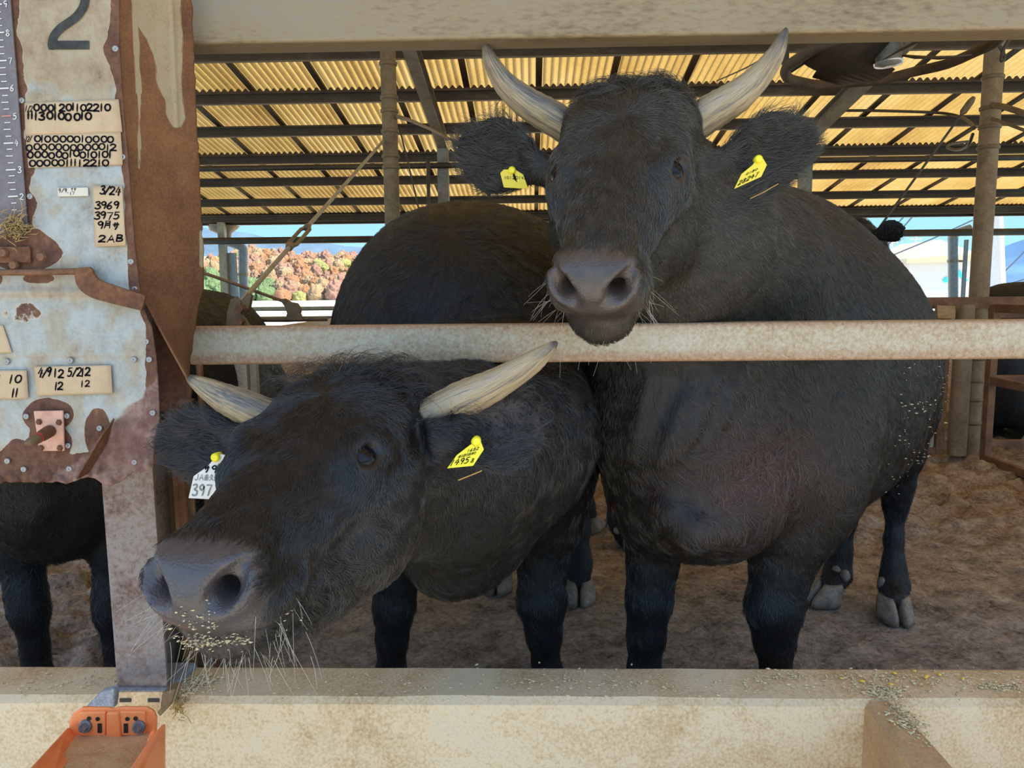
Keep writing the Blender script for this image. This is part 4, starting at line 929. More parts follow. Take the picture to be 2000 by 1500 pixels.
    mc = simple('cyan_paint', (.02, .55, .55), .5); mb = MB(); mb.prism([q(1842, 548, -.1), q(1848, 541, -.1), q(1856, 543, -.1), q(1858, 550, -.1), q(1846, 552, -.1)], (0, .1, 0)); mb.prism([q(1866, 536, -.1), q(1874, 527, -.1), q(1882, 540, -.1), q(1892, 548, -.1), q(1886, 550, -.1), q(1874, 540, -.1)], (0, .1, 0)); mb.build('wall_emblem', mc, h)
    # concrete utility pole with lines
    u = empty('utility_pole', P(1950, 600, 40)); tag(u, 'pale concrete utility pole beyond the right post', 'pole'); mb = MB(); mb.tube([P(1952, 640, 40), P(1943, 300, 40)], [.36, .26], 16); mb.build('shaft', simple('pale_concrete', (.42, .41, .38), .8), u)
    for k, (a, b) in enumerate((((1700, 440), (1690, 405)), ((1742, 500), (1742, 468)), ((1788, 505), (1789, 462)))):
        mb = MB(); c = P(a[0], 600, 90+20*k); t = P(b[0], b[1], 90+20*k); mb.tube([c, t], .16, 8); mb.bar(t+np.array([-1, 0, -.4]), t+np.array([1, 0, -.4]), .15, .15); tag(mb.build('distant_pole', M_WHITE), ('distant white pole topped by insulators above the cow hump', 'short distant white pole left of the house', 'distant white pole just left of the house roof')[k], 'pole')
    for k, (a, b) in enumerate((((1640, 560), (1770, 418)), ((1660, 560), (1785, 420)), ((1740, 500), (1900, 430)), ((1940, 552), (2040, 450)), ((1950, 560), (2080, 520)), ((1950, 570), (2080, 532)))):
        mb = MB(); mb.tube([P(a[0], a[1], 52), P((a[0]+b[0])/2, (a[1]+b[1])/2+2, 50), P(b[0], b[1], 48)], .045, 6)
        tag(mb.build('power_line', M_LINE), 'thin power line crossing the sky at the right', 'power line', 'power lines')
    # downpipes beside the far eave posts
    for (pxp, pxd, lab) in ((452, 475, 'grey downpipe with an elbow behind the tie rod'), (1883, 1861, 'grey downpipe with an elbow beside the right post')):
        r = empty('downpipe', P(pxd, 600, 11.9)); tag(r, lab, 'downpipe'); y0 = 492 if pxp < 1000 else 466
        mb = MB(); mb.tube([P(pxd+1, 640, 11.9), P(pxd, y0+8, 11.9), P(pxd, y0-2, 11.9)], [.07, .07, .075], 16); mb.build('pipe', M_PVC, r)
        s = -1 if pxp < 1000 else 1
        mb = MB(); mb.tube([P(*p) for p in smooth3([(pxd, y0, 11.9), (pxd, y0-7, 11.9), (pxd+s*10, y0-12, 11.9), (pxd+s*34, y0-20, 11.9)])], .062, 14); mb.build('elbow', M_WHITE if s > 0 else M_PVC, r)
        if s < 0: mb = MB(); mb.tube([P(437, 440, 11.9), P(437, 449, 11.9), P(439, 456, 11.9), P(439, 470, 11.9)], [.24, .20, .10, .09], 16); mb.build('rain_outlet', M_GREY, r)
        mb = MB(); c = P(pxd, y0+44, 11.9); mb.tube([c+np.array([0, 0, -.02]), c+np.array([0, 0, .02])], .08, 16); mb.bar(c, P(pxp, y0+44, 11.9), .03, .03); mb.build('clip', M_GALV_DULL, r)
        mb = MB(); a = P(pxp-7, 640, 11.75); b = P(pxp+7, y0+2, 11.75); mb.box((a[0], 11.72, -.2), (b[0], 11.80, b[2])); tag(mb.build('square_stud', M_PVC), 'grey square stud beside the '+('left' if s < 0 else 'right')+' downpipe', 'stud')

# ------------------------------------------------------------------ ear tags
def ear_tag(name, out, d, mat, label, stud, texts, straw=None):
    root = empty(name, P(out[0][0], max(p[1] for p in out), d)); tag(root, label, 'ear tag')
    mb = MB(); mb.prism(px_poly(out, d), (0, .0016, 0)); mb.build('plate', mat, root, bevel=.0004)
    mb = MB(); c = P(stud[0], stud[1], d); mb.tube([c+np.array([0, .012, 0]), c+np.array([0, -.003, 0]), c+np.array([0, -.0045, 0])], [.0055, .0065, .004], 16); mb.build('stud', M_YELLOW, root)
    mb = MB()
    for s, O, ux, vy, sw, gap in texts:
        # O bottom-left of the text, ux its run for one letter, vy one letter height upward (photo space)
        for i, ch in enumerate(s):
            if ch == ' ': continue
            for st in GL[ch]:
                pts = [(O[0]+ux[0]*(i*gap+a)+vy[0]*(1-b), O[1]+ux[1]*(i*gap+a)+vy[1]*(1-b)) for a, b in st]; stroke(mb, pts, sw, d-.0006, cap=False)
    if texts: mb.build('lettering', M_INK, root)
    return root
def build_tags():
    ear_tag('ear_tag', [(938, 860), (945, 878), (924, 910), (873, 915), (892, 889), (918, 869)], .985, M_YELLOW, 'yellow ear tag reading 14958 on the black cow with its head under the rail', (930, 862), [('1495', (876, 911), (8.6, -1.5), (6.5, -12.5), 1.5, 1.12), ('8', (918, 904), (6, -1), (4, -8), 1.2, 1.1), ('1682', (911, 884), (5, -1.2), (3, -6), .9, 1.2), ('d0808G0', (894, 895), (4.3, -1.0), (3, -5.5), .8, 1.15)])
    ear_tag('ear_tag', [(426, 887), (454, 890), (462, 978), (368, 973), (378, 930), (404, 912)], 1.045, M_TAGWHITE, 'white ear tag with 397 in grey on the far ear of the black cow', (422, 893), [])
    root = bpy.data.objects['ear_tag.001']
    mb = MB(); 
    def tx(s, O, w, h, sw, gap, sl=.12):
        for i, ch in enumerate(s):
            for st in GL[ch]: stroke(mb, [(O[0]+i*w*gap+a*w+sl*(1-b)*h, O[1]-(1-b)*h+.03*(i*w)) for a, b in st], sw, 1.0442, cap=False)
    tx('N9', (397, 923), 12, 14, 2.8, 1.25)
    mb.build('marker', M_INK, root); mb = MB()
    tx('JAdqh', (379, 938), 8.5, 12, 1.4, 1.12); tx('397', (374, 968), 11.5, 22, 2.8, 1.18, .08)
    mb.build('lettering', simple('grey_print', (.16, .18, .18), .5), root)
    ear_tag('ear_tag', [(1480, 309), (1491, 310), (1498, 322), (1487, 345), (1434, 369), (1448, 340), (1470, 322)], 1.262, M_YELLOW2, 'yellow ear tag reading 28247 on the right hand ear of the brown cow', (1481, 311), [('28247', (1440, 363), (7, -3.4), (5, -9.5), 1.2, 1.15), ('0180', (1456, 343), (5, -2.4), (3, -5), .8, 1.15)])
    ear_tag('ear_tag', [(977, 338), (984, 331), (1006, 331), (1022, 341), (1032, 369), (984, 366)], 1.34, M_YELLOW2, 'yellow ear tag on the left hand ear of the brown cow', (1000, 333), [('1012', (984, 350), (4.6, 0), (0, -6), .9, 1.2), ('0142', (1007, 350), (4.6, 0), (0, -6), .9, 1.2)])
    root = bpy.data.objects['ear_tag.003']; mb = MB(); mb.prism(px_poly([(1003, 336), (1007, 344), (1010, 356), (1004, 350), (1002, 343)], 1.339), (0, .0004, 0)); mb.build('slit', M_INK, root)
    for pts, d, lab in (([(895, 938), (915, 930), (935, 922), (941, 919)], .96, 'stalk of straw stuck below the ear of the black cow'), ([(1465, 388), (1490, 376), (1520, 359)], 1.27, 'stalk of straw stuck below the right hand ear of the brown cow')):
        mb = MB(); mb.tube([P(a, b, d) for a, b in pts], .0008, 6); tag(mb.build('straw_stalk', M_STALK), lab, 'straw')
M_STALK = simple('golden_stalk', (.50, .27, .06), .6); M_YELLOW2 = simple('golden_tag_plastic', (.80, .62, .03), .35, vary=.06)

# ------------------------------------------------------------------ the other cattle, one animal copied
def plain_cow(lying=False):
    rng = np.random.default_rng(5)
    Y = norm_(np.array([0, -.80, -.60])); X = np.array([-1.0, 0, 0]); Z = np.cross(X, Y)
    pose = (np.stack([X, Y, Z], 1), np.array([0, -1.10, 1.30])); R, t = pose; w = lambda p: R @ np.asarray(p, float)+t
    F = Field(axis_nodes(-.46, .46, .018, [(-.30, .30, .009)]), axis_nodes(-1.45, .98, .018, [(-1.42, -.95, .009)]), axis_nodes(-.02, 1.60, .018, [(1.02, 1.52, .009)]))
    Rt = np.stack([np.cross([0, -1, 0], [0, 0, 1]), np.array([0, -1.0, 0]), [0, 0, 1]], 1)
    tr = [(-.84, .06, 1.08, .86), (-.77, .19, 1.20, .68), (-.62, .27, 1.285, .58), (-.4, .33, 1.315, .55), (-.1, .37, 1.325, .52), (.2, .36, 1.34, .50), (.42, .31, 1.345, .50), (.60, .25, 1.32, .51), (.72, .19, 1.22, .545), (.80, .08, 1.05, .64)]
    F.loft(Rt, np.zeros(3), tr, 2.2, 2.3, .05)
    F.chain([w((0, -.09, -.07)), (0, -.90, 1.20), (0, -.66, 1.12), (0, -.35, 1.05)], [.105, .145, .20, .26], .07)
    F.chain([w((0, 0, -.13)), (0, -.86, 1.0), (0, -.72, .80)], [.06, .11, .16], .07)
    head_field(F, pose)
    for s in (1, -1):
        if lying:
            F.ell((s*.19, -.50, .72), (.12, .20, .20), None, .08); F.ell((s*.22, .46, .70), (.15, .24, .20), None, .08)
            F.chain([(s*.20, -.50, .60), (s*.22, -.74, .535), (s*.17, -.62, .53), (s*.14, -.50, .53)], [.09, .055, .040, .042], .03)
            F.chain([(s*.26, .45, .62), (s*.34, .20, .56), (s*.30, .42, .53), (s*.26, .56, .53)], [.14, .07, .045, .042], .04)
        ear_field(F, w((s*.125, -.10, -.03)), w((s*.32, -.15, -.04)), None, .062, .03, R @ np.array((s*.1, .5, .8)))
        if lying: continue
        F.ell((s*.17, -.52, .86), (.12, .16, .26), None, .08)
        F.chain([(s*.17, -.56, .72), (s*.15, -.57, .55), (s*.135, -.58, .40), (s*.13, -.58, .34), (s*.13, -.57, .22), (s*.13, -.57, .13), (s*.13, -.60, .05)], [.10, .072, .052, .053, .036, .040, .040], .03)
        F.chain([(s*.17, .48, .85), (s*.16, .44, .66), (s*.14, .58, .50), (s*.13, .62, .42), (s*.13, .58, .25), (s*.13, .56, .13), (s*.13, .53, .05)], [.19, .13, .07, .052, .036, .042, .040], .04)
    F.chain([(0, .76, 1.12), (0, .83, .95), (0, .84, .62), (0, .84, .50)] if lying else [(0, .80, 1.12), (0, .86, .95), (0, .86, .60), (0, .85, .40)], [.035, .025, .018, .03], .02)
    root = empty('black_cow', (0, 0, 0))
    v, f, me = cow_mesh(F, root); n = vnormals(v, f); l = local_head(v, pose); hw = smooth(-.95, -1.02, v[:, 1])*smooth(.98, 1.05, v[:, 2]); mz = muzzle_mask(l, v)*hw; em = eye_mask(l)*hw
    col = np.array((.0075, .0068, .0070))+np.array((.004, .002, .001))*smooth(.9, 1.3, v[:, 2])[:, None]; lg = smooth(.6, .45, v[:, 2]); col = col+(np.array((.0055, .0065, .009))-col)*lg[:, None]
    colm = col*.6; colm = colm+(np.array((.10, .085, .08))-colm)*mz[:, None]
    vattr(me, 'pig', colm, 'FLOAT_COLOR'); vattr(me, 'bare', np.clip(mz+em*.6, 0, 1)); link_mesh('body', me, M_COAT, root, None, True)
    add_eyes(root, pose)
    lc = l-np.array((0, -.045, .07)); comb = np.where(hw[:, None] > .5, norm_(lc) @ R.T, np.array((0, .7, -.6))[None, :]); comb[:, 2] -= 3*lg
    poll = smooth(-.10, -.16, l[:, 1])*hw
    grow(rng, v, f, n, (1-mz)*(1-em)*11000, .022+.012*poll, comb, .5+.3*poll, .6+.6*poll, col*1.2, .0005, 4, parent=root, name='coat', seed=41)
    for s in (1, -1):
        for y in (-.60, .53):
            if not lying: hoof_mesh((s*.13, y, 0), (0, -1)).build('hoof', M_HOOF, root)
            else: hoof_mesh((s*(.14 if y < 0 else .25), -.47 if y < 0 else .60, .49), (0, 1)).build('hoof', M_HOOF, root)
    return root
def build_herd():
    low = plain_cow(True); low.location = (3.95, 5.75, -.47); low.rotation_euler = (0, 0, 1.9)
    tag(low, 'black cow lying in the far pen behind the rusty gates at the right', 'cow', 'black cattle at the feed barrier')
    root = plain_cow()
    places = [((-1.215, 2.40, 0), 0, .86, 'black cow whose dark legs show below the sheet panel'),
              ((.80, 3.62, .0), 2.10, 1.03, 'black cow hidden behind the brown cow with only its head top and ear showing'),
              ((4.30, 6.35, -.02), math.pi/2, .88, 'black cow with its back showing beyond the right post')]
    kids = list(root.children)
    for i, (loc, rz_, s, lab) in enumerate(places):
        r = root
        if i:
            r = root.copy(); COL.objects.link(r)
            for c in kids:
                q = c.copy(); COL.objects.link(q); q.parent = r
                for g in list(c.children):
                    g2 = g.copy(); COL.objects.link(g2); g2.parent = q
        r.location = loc; r.rotation_euler = (0, 0, rz_); r.scale = (s, s, s); tag(r, lab, 'cow', 'black cattle at the feed barrier')
# ------------------------------------------------------------------ sculpting field: smooth unions on a grid, meshed by surface nets
def axis_nodes(lo, hi, step, fines=()):
    """1D grid nodes: coarse step outside, fine step inside the given intervals"""
    out = [lo]
    x = lo
    while x < hi:
        st = step
        for a, b, s in fines:
            if a <= x < b: st = min(st, s)
            elif x < a < x+st: st = max(s, min(st, a-x))
        x += st; out.append(x)
    return np.array(out, np.float32)

class Field:
    def __init__(s, ax, ay, az):
        s.ax, s.ay, s.az = ax, ay, az
        s.F = np.full((len(ax), len(ay), len(az)), 1.0, np.float32)
    def sl(s, lo, hi):
        r = []
        for a, l, h in zip((s.ax, s.ay, s.az), lo, hi):
            i = max(0, np.searchsorted(a, l)-1); j = min(len(a), np.searchsorted(a, h)+1)
            r.append(slice(i, j))
        return tuple(r)
    def grid(s, q):
        return (s.ax[q[0]][:, None, None], s.ay[q[1]][None, :, None], s.az[q[2]][None, None, :])
    def put(s, q, d, k, mode):
        f = s.F[q]
        if mode == 'add':
            h = np.maximum(k-np.abs(f-d), 0)/max(k, 1e-6)
            s.F[q] = np.minimum(f, d)-h*h*k*0.25
        else:
            d = -d
            h = np.maximum(k-np.abs(f-d), 0)/max(k, 1e-6)
            s.F[q] = np.maximum(f, d)+h*h*k*0.25
    def cone(s, a, b, ra, rb, k=0.03, mode='add'):
        a = np.asarray(a, np.float32); b = np.asarray(b, np.float32); r = max(ra, rb)+k+0.03
        q = s.sl(np.minimum(a, b)-r, np.maximum(a, b)+r)
        if any(x.stop <= x.start for x in q): return
        X, Y, Z = s.grid(q); ab = b-a; L2 = max(float(ab @ ab), 1e-9)
        t = np.clip(((X-a[0])*ab[0]+(Y-a[1])*ab[1]+(Z-a[2])*ab[2])/L2, 0, 1)
        d = np.sqrt((X-a[0]-t*ab[0])**2+(Y-a[1]-t*ab[1])**2+(Z-a[2]-t*ab[2])**2)-(ra+(rb-ra)*t)
        s.put(q, d, k, mode)
    def chain(s, pts, rs, k=0.03, mode='add'):
        for i in range(len(pts)-1): s.cone(pts[i], pts[i+1], rs[i], rs[i+1], k, mode)
    def ell(s, c, r, R=None, k=0.03, mode='add'):
        c = np.asarray(c, np.float32); r = np.asarray(r, np.float32); m = float(r.max())+k+0.03
        q = s.sl(c-m, c+m)
        if any(x.stop <= x.start for x in q): return
        X, Y, Z = s.grid(q); X = X-c[0]; Y = Y-c[1]; Z = Z-c[2]
        if R is None: R = np.eye(3)
        A = [(X*R[0, i]+Y*R[1, i]+Z*R[2, i])/r[i] for i in range(3)]
        k0 = np.sqrt(A[0]**2+A[1]**2+A[2]**2)
        k1 = np.sqrt((A[0]/r[0])**2+(A[1]/r[1])**2+(A[2]/r[2])**2)
        d = k0*(k0-1)/np.maximum(k1, 1e-6)
        s.put(q, d.astype(np.float32), k, mode)
    def loft(s, R, t, tab, pu=2.4, pl=2.2, k=0.03, mode='add'):
        """tab rows: y, half width, top z, bottom z[, x offset] in the local frame R,t"""
        tab = np.asarray(tab, float)
        if tab.shape[1] == 4: tab = np.concatenate([tab, np.zeros((len(tab), 1))], 1)
        y0, y1 = tab[0, 0], tab[-1, 0]
        w = np.abs(tab[:, 1]).max()
        cs = np.array([[x, y, z] for x in (-w, w) for y in (y0, y1) for z in (tab[:, 3].min(), tab[:, 2].max())]) @ R.T+t
        q = s.sl(cs.min(0)-0.08, cs.max(0)+0.08)
        X, Y, Z = s.grid(q); X = X-t[0]; Y = Y-t[1]; Z = Z-t[2]
        lx = X*R[0, 0]+Y*R[1, 0]+Z*R[2, 0]; ly = X*R[0, 1]+Y*R[1, 1]+Z*R[2, 1]; lz = X*R[0, 2]+Y*R[1, 2]+Z*R[2, 2]
        # smooth interpolation of the profile (Catmull-Rom resampled)
        ys = np.linspace(y0, y1, 240); cols = []
        for c in range(1, 5):
            m = np.gradient(tab[:, c], tab[:, 0]); i = np.clip(np.searchsorted(tab[:, 0], ys)-1, 0, len(tab)-2)
            h = tab[i+1, 0]-tab[i, 0]; u = (ys-tab[i, 0])/h
            cols.append((2*u**3-3*u**2+1)*tab[i, c]+(u**3-2*u**2+u)*h*m[i]+(-2*u**3+3*u**2)*tab[i+1, c]+(u**3-u**2)*h*m[i+1])
        yc = np.clip(ly, y0, y1)
        W = np.interp(yc, ys, cols[0]); T = np.interp(yc, ys, cols[1]); B = np.interp(yc, ys, cols[2]); XO = np.interp(yc, ys, cols[3])
        zc = (T+B)/2; hh = np.maximum((T-B)/2, 0.004); W = np.maximum(W, 0.004)
        u = np.abs(lx-XO)/W; v = (lz-zc)/hh
        p = np.where(v > 0, pu, pl)
        rr = (u**p+np.abs(v)**p)**(1/p)
        d = (rr-1)*np.minimum(W, hh)
        over = np.maximum(np.maximum(y0-ly, ly-y1), 0)
        d = np.where(over > 0, np.sqrt(np.maximum(d, 0)**2+over**2), d)
        s.put(q, d.astype(np.float32), k, mode)
    def ring(s, c, n, u, R1, R2, r, k=0.008):
        """elliptic torus at c, plane normal n, long axis u"""
        c = np.asarray(c, np.float32); n = np.asarray(n, float); n /= np.linalg.norm(n)
        u = np.asarray(u, float); u = u-n*(u @ n); u /= np.linalg.norm(u); w = np.cross(n, u)
        m = max(R1, R2)+r+k+0.02; q = s.sl(c-m, c+m)
        X, Y, Z = s.grid(q); X = X-c[0]; Y = Y-c[1]; Z = Z-c[2]
        a = X*u[0]+Y*u[1]+Z*u[2]; b = X*w[0]+Y*w[1]+Z*w[2]; h = X*n[0]+Y*n[1]+Z*n[2]
        kk = np.sqrt((a/R1)**2+(b/R2)**2)+1e-6
        rad = (kk-1)*np.sqrt(a*a+b*b)/kk
        d = np.sqrt(rad**2+h**2)-r
        s.put(q, d.astype(np.float32), k, 'add')
    def hit(s, px, py, d0=1.15, d1=2.6):
        for d in np.arange(d0, d1, .004):
            p = P(px, py, d); i = [int(np.clip(np.searchsorted(a, c), 0, len(a)-1)) for a, c in zip((s.ax, s.ay, s.az), p)]
            if s.F[tuple(i)] < 0: return d
        return d1
    def mesh(s):
        F = s.F; nx, ny, nz = F.shape; S = F < 0
        cnt = np.zeros((nx-1, ny-1, nz-1), np.uint8)
        for i in (0, 1):
            for j in (0, 1):
                for k in (0, 1): cnt += S[i:nx-1+i, j:ny-1+j, k:nz-1+k]
        act = (cnt > 0) & (cnt < 8)
        I, J, K = np.nonzero(act); idx = np.full(act.shape, -1, np.int32); idx[I, J, K] = np.arange(len(I))
        acc = np.zeros((len(I), 3)); num = np.zeros(len(I))
        A = (s.ax, s.ay, s.az); base = (I, J, K)
        for ax in range(3):
            o1, o2 = [a for a in range(3) if a != ax]
            for d1 in (0, 1):
                for d2 in (0, 1):
                    p = [I.copy(), J.copy(), K.copy()]; p[o1] += d1; p[o2] += d2
                    q = [x.copy() for x in p]; q[ax] += 1
                    f0 = F[tuple(p)]; f1 = F[tuple(q)]; m = (f0 < 0) != (f1 < 0)
                    t = np.where(m, f0/np.where(m, f0-f1, 1), 0)
                    pos = np.zeros((len(I), 3))
                    for a in range(3): pos[:, a] = A[a][p[a]]
                    pos[:, ax] += t*(A[ax][q[ax]]-A[ax][p[ax]])
                    acc += pos*m[:, None]; num += m
        v = acc/num[:, None]
        quads = []
        for ax in range(3):
            o1, o2 = [(1, 2), (2, 0), (0, 1)][ax]
            sl0 = [slice(None)]*3; sl1 = [slice(None)]*3; sl0[ax] = slice(0, -1); sl1[ax] = slice(1, None)
            a, b = S[tuple(sl0)], S[tuple(sl1)]
            E = np.nonzero(a != b); inside = a[E]
            e = [x for x in E]
            ok = (e[o1] > 0) & (e[o2] > 0) & (e[o1] < F.shape[o1]-1) & (e[o2] < F.shape[o2]-1)
            e = [x[ok] for x in e]; inside = inside[ok]
            def g(d1, d2):
                p = [x.copy() for x in e]; p[o1] -= d1; p[o2] -= d2; return idx[tuple(p)]
            Q = np.stack([g(1, 1), g(0, 1), g(0, 0), g(1, 0)], 1)
            Q[~inside] = Q[~inside][:, ::-1]
            quads.append(Q)
        f = np.concatenate(quads); f = f[(f >= 0).all(1)]
        return v, f

def relax(v, f, it=2, lam=0.5, w=None):
    for _ in range(it):
        acc = np.zeros_like(v); n = np.zeros(len(v))
        for i in range(4):
            a, b = f[:, i], f[:, (i+1) % 4]
            for c in range(3):
                acc[:, c] += np.bincount(a, v[b, c], len(v))+np.bincount(b, v[a, c], len(v))
            n += np.bincount(a, minlength=len(v))+np.bincount(b, minlength=len(v))
        d = acc/np.maximum(n, 1)[:, None]-v
        v = v+d*lam*(1 if w is None else w[:, None])
    return v
def vnormals(v, f):
    fn = np.cross(v[f[:, 2]]-v[f[:, 0]], v[f[:, 3]]-v[f[:, 1]])
    n = np.zeros_like(v)
    for i in range(4):
        for c in range(3): n[:, c] += np.bincount(f[:, i], fn[:, c], len(v))
    return n/np.maximum(np.linalg.norm(n, axis=1), 1e-12)[:, None]

# ------------------------------------------------------------------ hair strands as curve objects
def norm_(a): return a/np.maximum(np.linalg.norm(a, axis=-1, keepdims=True), 1e-9)
def hair_object(name, pts, radii, mat, parent, color=None, tipr=0.25):
    """pts (n,k,3) world space"""
    n, k, _ = pts.shape
    hc = bpy.data.hair_curves.new(name)
    hc.add_curves([k]*n)
    base = Vector((0, 0, 0)); q = parent
    while q is not None:
        base += q.location; q = q.parent
    hc.position_data.foreach_set('vector', (pts-np.array(base)).astype(np.float32).ravel())
    ra = hc.attributes.new('radius', 'FLOAT', 'POINT') if 'radius' not in hc.attributes else hc.attributes['radius']
    prof = np.linspace(1, tipr, k)**0.8
    ra.data.foreach_set('value', (np.asarray(radii).reshape(-1, 1)*prof[None, :]).astype(np.float32).ravel())
    if color is not None:
        a = hc.attributes.new('pig', 'FLOAT_COLOR', 'CURVE')
        a.data.foreach_set('color', np.concatenate([color, np.ones((n, 1))], 1).astype(np.float32).ravel())
    o = bpy.data.objects.new(name, hc); COL.objects.link(o)
    hc.materials.append(mat); o.parent = parent
    return o
def sample_surface(v, f, dens, rng):
    """dens per vertex (strands per m2); returns face index and positions"""
    a, b, c, d = v[f[:, 0]], v[f[:, 1]], v[f[:, 2]], v[f[:, 3]]
    area = 0.5*np.linalg.norm(np.cross(c-a, d-b), axis=1)
    w = area*dens[f].mean(1)
    cnt = rng.poisson(w); fi = np.repeat(np.arange(len(f)), cnt)
    u = rng.random(len(fi))[:, None]; t = rng.random(len(fi))[:, None]
    p = (a[fi]*(1-u)+b[fi]*u)*(1-t)+(d[fi]*(1-u)+c[fi]*u)*t
    return fi, p
# ------------------------------------------------------------------ cattle
def M3(rows): return np.array(rows, float)
POSE_A = (M3([[-0.977, -0.199, -0.0772], [0.2129, -0.9336, -0.2881], [-0.0147, -0.2979, 0.9545]]), np.array([-0.2793, 0.9757, 0.9171]))
POSE_B = (M3([[-0.9631, -0.2124, -0.1655], [0.2678, -0.6907, -0.6717], [0.0283, -0.6912, 0.7221]]), np.array([0.1402, 1.2386, 1.3145]))
EYE = (.080, .045, .010); EYE_N = (.80, .16, .58)
def head_field(F, pose, chin=0.0):
    """head in its own frame: x = the animal's right, y = to the muzzle, z = out of the forehead"""
    R, t = pose; w = lambda p: R @ np.asarray(p, float)+t
    up = [(-.197, .05, .018, -.05), (-.18, .085, .034, -.08), (-.15, .104, .044, -.10), (-.11, .112, .052, -.11), (-.05, .108, .056, -.11), (0, .100, .054, -.11),
          (.04, .086, .050, -.105), (.09, .069, .047, -.10), (.14, .060, .044, -.09), (.19, .054, .040, -.08), (.23, .057, .034, -.07),
          (.255, .056, .027, -.06), (.275, .049, .012, -.045), (.290, .03, -.008, -.032)]
    F.loft(R, t, up, 2.8, 2.4, 0.02)
    jaw = [(-.10, .06, -.03, -.12), (-.06, .092, -.02, -.170), (0, .100, -.02, -.195), (.05, .095, -.03, -.203), (.10, .080, -.04, -.193), (.15, .064, -.045, -.178),
           (.20, .052, -.05, -.155+chin*.3), (.24, .046, -.053, -.136+chin*.7), (.268-chin*.4, .036, -.058, -.122+chin), (.284-chin*.5, .018, -.066, -.108+chin)]
    F.loft(R, t, jaw, 2.4, 2.2, 0.045)
    for sx in (1, -1):
        F.ell(w((sx*.082, .030, .004)), (.027, .046, .036), R, 0.03)                        # orbit
        F.cone(w((sx*.076, .070, -.020)), w((sx*.050, .150, -.022)), .022, .015, 0.035)     # cheek ridge
        F.ell(w((sx*.088, .03, -.10)), (.026, .07, .06), R, 0.04)                           # masseter
        F.ell(w((sx*.040, .256, -.004)), (.025, .034, .032), R, 0.018)                      # nostril wing
        F.ell(w((sx*.046, .225, -.048)), (.026, .05, .026), R, 0.02)                        # upper lip pad
        F.cone(w((sx*.068, -.045, .062)), w((sx*.056, .06, .058)), .008, .006, 0.022, 'cut')  # furrow above the eye
        F.cone(w((sx*.052, .09, .075)), w((sx*.062, .20, .058)), .022, .016, 0.03, 'cut')
    F.ell(w((0, .262, -.016)), (.048, .032, .040), R, 0.022)                                # nose pad
    F.ell(w((0, .250-chin*.5, -.088+chin*.8)), (.043, .034, .027-chin*.2), R, 0.018)                                # lower lip and chin
    for sx in (1, -1):
        pts = [w((sx*.022, .299, -.014)), w((sx*.032, .293, -.005)), w((sx*.045, .280, .008)), w((sx*.053, .264, .019))]
        F.chain(pts, [.0085, .0130, .0140, .007], 0.006, 'cut')
        F.chain([w((sx*.036, .285, -.002)), w((sx*.028, .245, -.012))], [.0135, .010], 0.006, 'cut')
        F.chain([w((sx*.053, .262, .021)), w((sx*.060, .244, .010)), w((sx*.062, .236, -.006))], [.003, .004, .002], 0.006, 'cut')
        F.chain([w((sx*.018, .303, -.058)), w((sx*.040, .284, -.060)), w((sx*.062, .246, -.064)), w((sx*.070, .20, -.072)), w((sx*.070, .165, -.078))], [.004, .004, .0045, .005, .003], 0.006, 'cut')
        e = np.array(EYE)*(sx, 1, 1); nrm = np.array(EYE_N)*(sx, 1, 1)
        F.ell(w(e+nrm*0.021), (.014, .019, .012), R, 0.010, 'cut')
        n = R @ nrm; u = R @ np.array((-sx*.15, 1, -.25))
        F.ring(w(e+nrm*0.0105), n, u, .0225, .0155, .0050, 0.007)
        F.ring(w(e+nrm*0.006), n, u, .035, .029, .003, 0.012)
    F.chain([w((-.020, .303, -.058)), w((.020, .303, -.058))], [.004, .004], 0.005, 'cut')
    F.chain([w((0, .312, -.030)), w((0, .306, -.056))], [.0025, .0035], 0.006, 'cut')
def ear_field(F, root, tip, upv, width, depth=0.030, nrm=(0, -1, 0)):
    """leaf-shaped ear: hollow faces nrm"""
    root, tip = np.asarray(root), np.asarray(tip); a = tip-root; L = np.linalg.norm(a); a = a/L
    n = np.asarray(nrm, float); n = n-a*(n @ a); n /= np.linalg.norm(n); b = np.cross(n, a)
    R = np.stack([b, a, n], 1)
    tab = [(-.02, .026, .020, -.024), (.12*L, .030, .018, -.022), (.3*L, width*.74, .016, -.018), (.52*L, width, .013, -.013), (.72*L, width*.88, .011, -.010), (.9*L, width*.5, .009, -.007), (.985*L, width*.16, .006, -.004)]
    F.loft(R, root, tab, 2.0, 2.0, 0.022)
    cut = [(.16*L, .010, .034, .010), (.3*L, width*.5, .036, -.004), (.52*L, width*.78, .036, -.003), (.72*L, width*.68, .034, .000), (.88*L, width*.32, .03, .002)]
    F.loft(R, root, cut, 2.0, 2.0, 0.010, 'cut')
    return R
def horn_mesh(pts, rs, n=20):
    mb = MB(); P_ = np.array([np.asarray(p) for p in pts]); 
    ts = np.linspace(0, len(P_)-1, 34); out = []; r = []
    for t in ts:
        i = int(min(t, len(P_)-2)); u = t-i
        p0, p1, p2, p3 = P_[max(i-1, 0)], P_[i], P_[i+1], P_[min(i+2, len(P_)-1)]
        out.append(0.5*((2*p1)+(-p0+p2)*u+(2*p0-5*p1+4*p2-p3)*u*u+(-p0+3*p1-3*p2+p3)*u**3))
        rr = np.interp(t, np.arange(len(rs)), rs)
        r.append(rr*(1+0.025*math.sin(t*16)*(1-t/len(P_))))
    mb.tube(out, r, n); mb.nring = n
    return mb
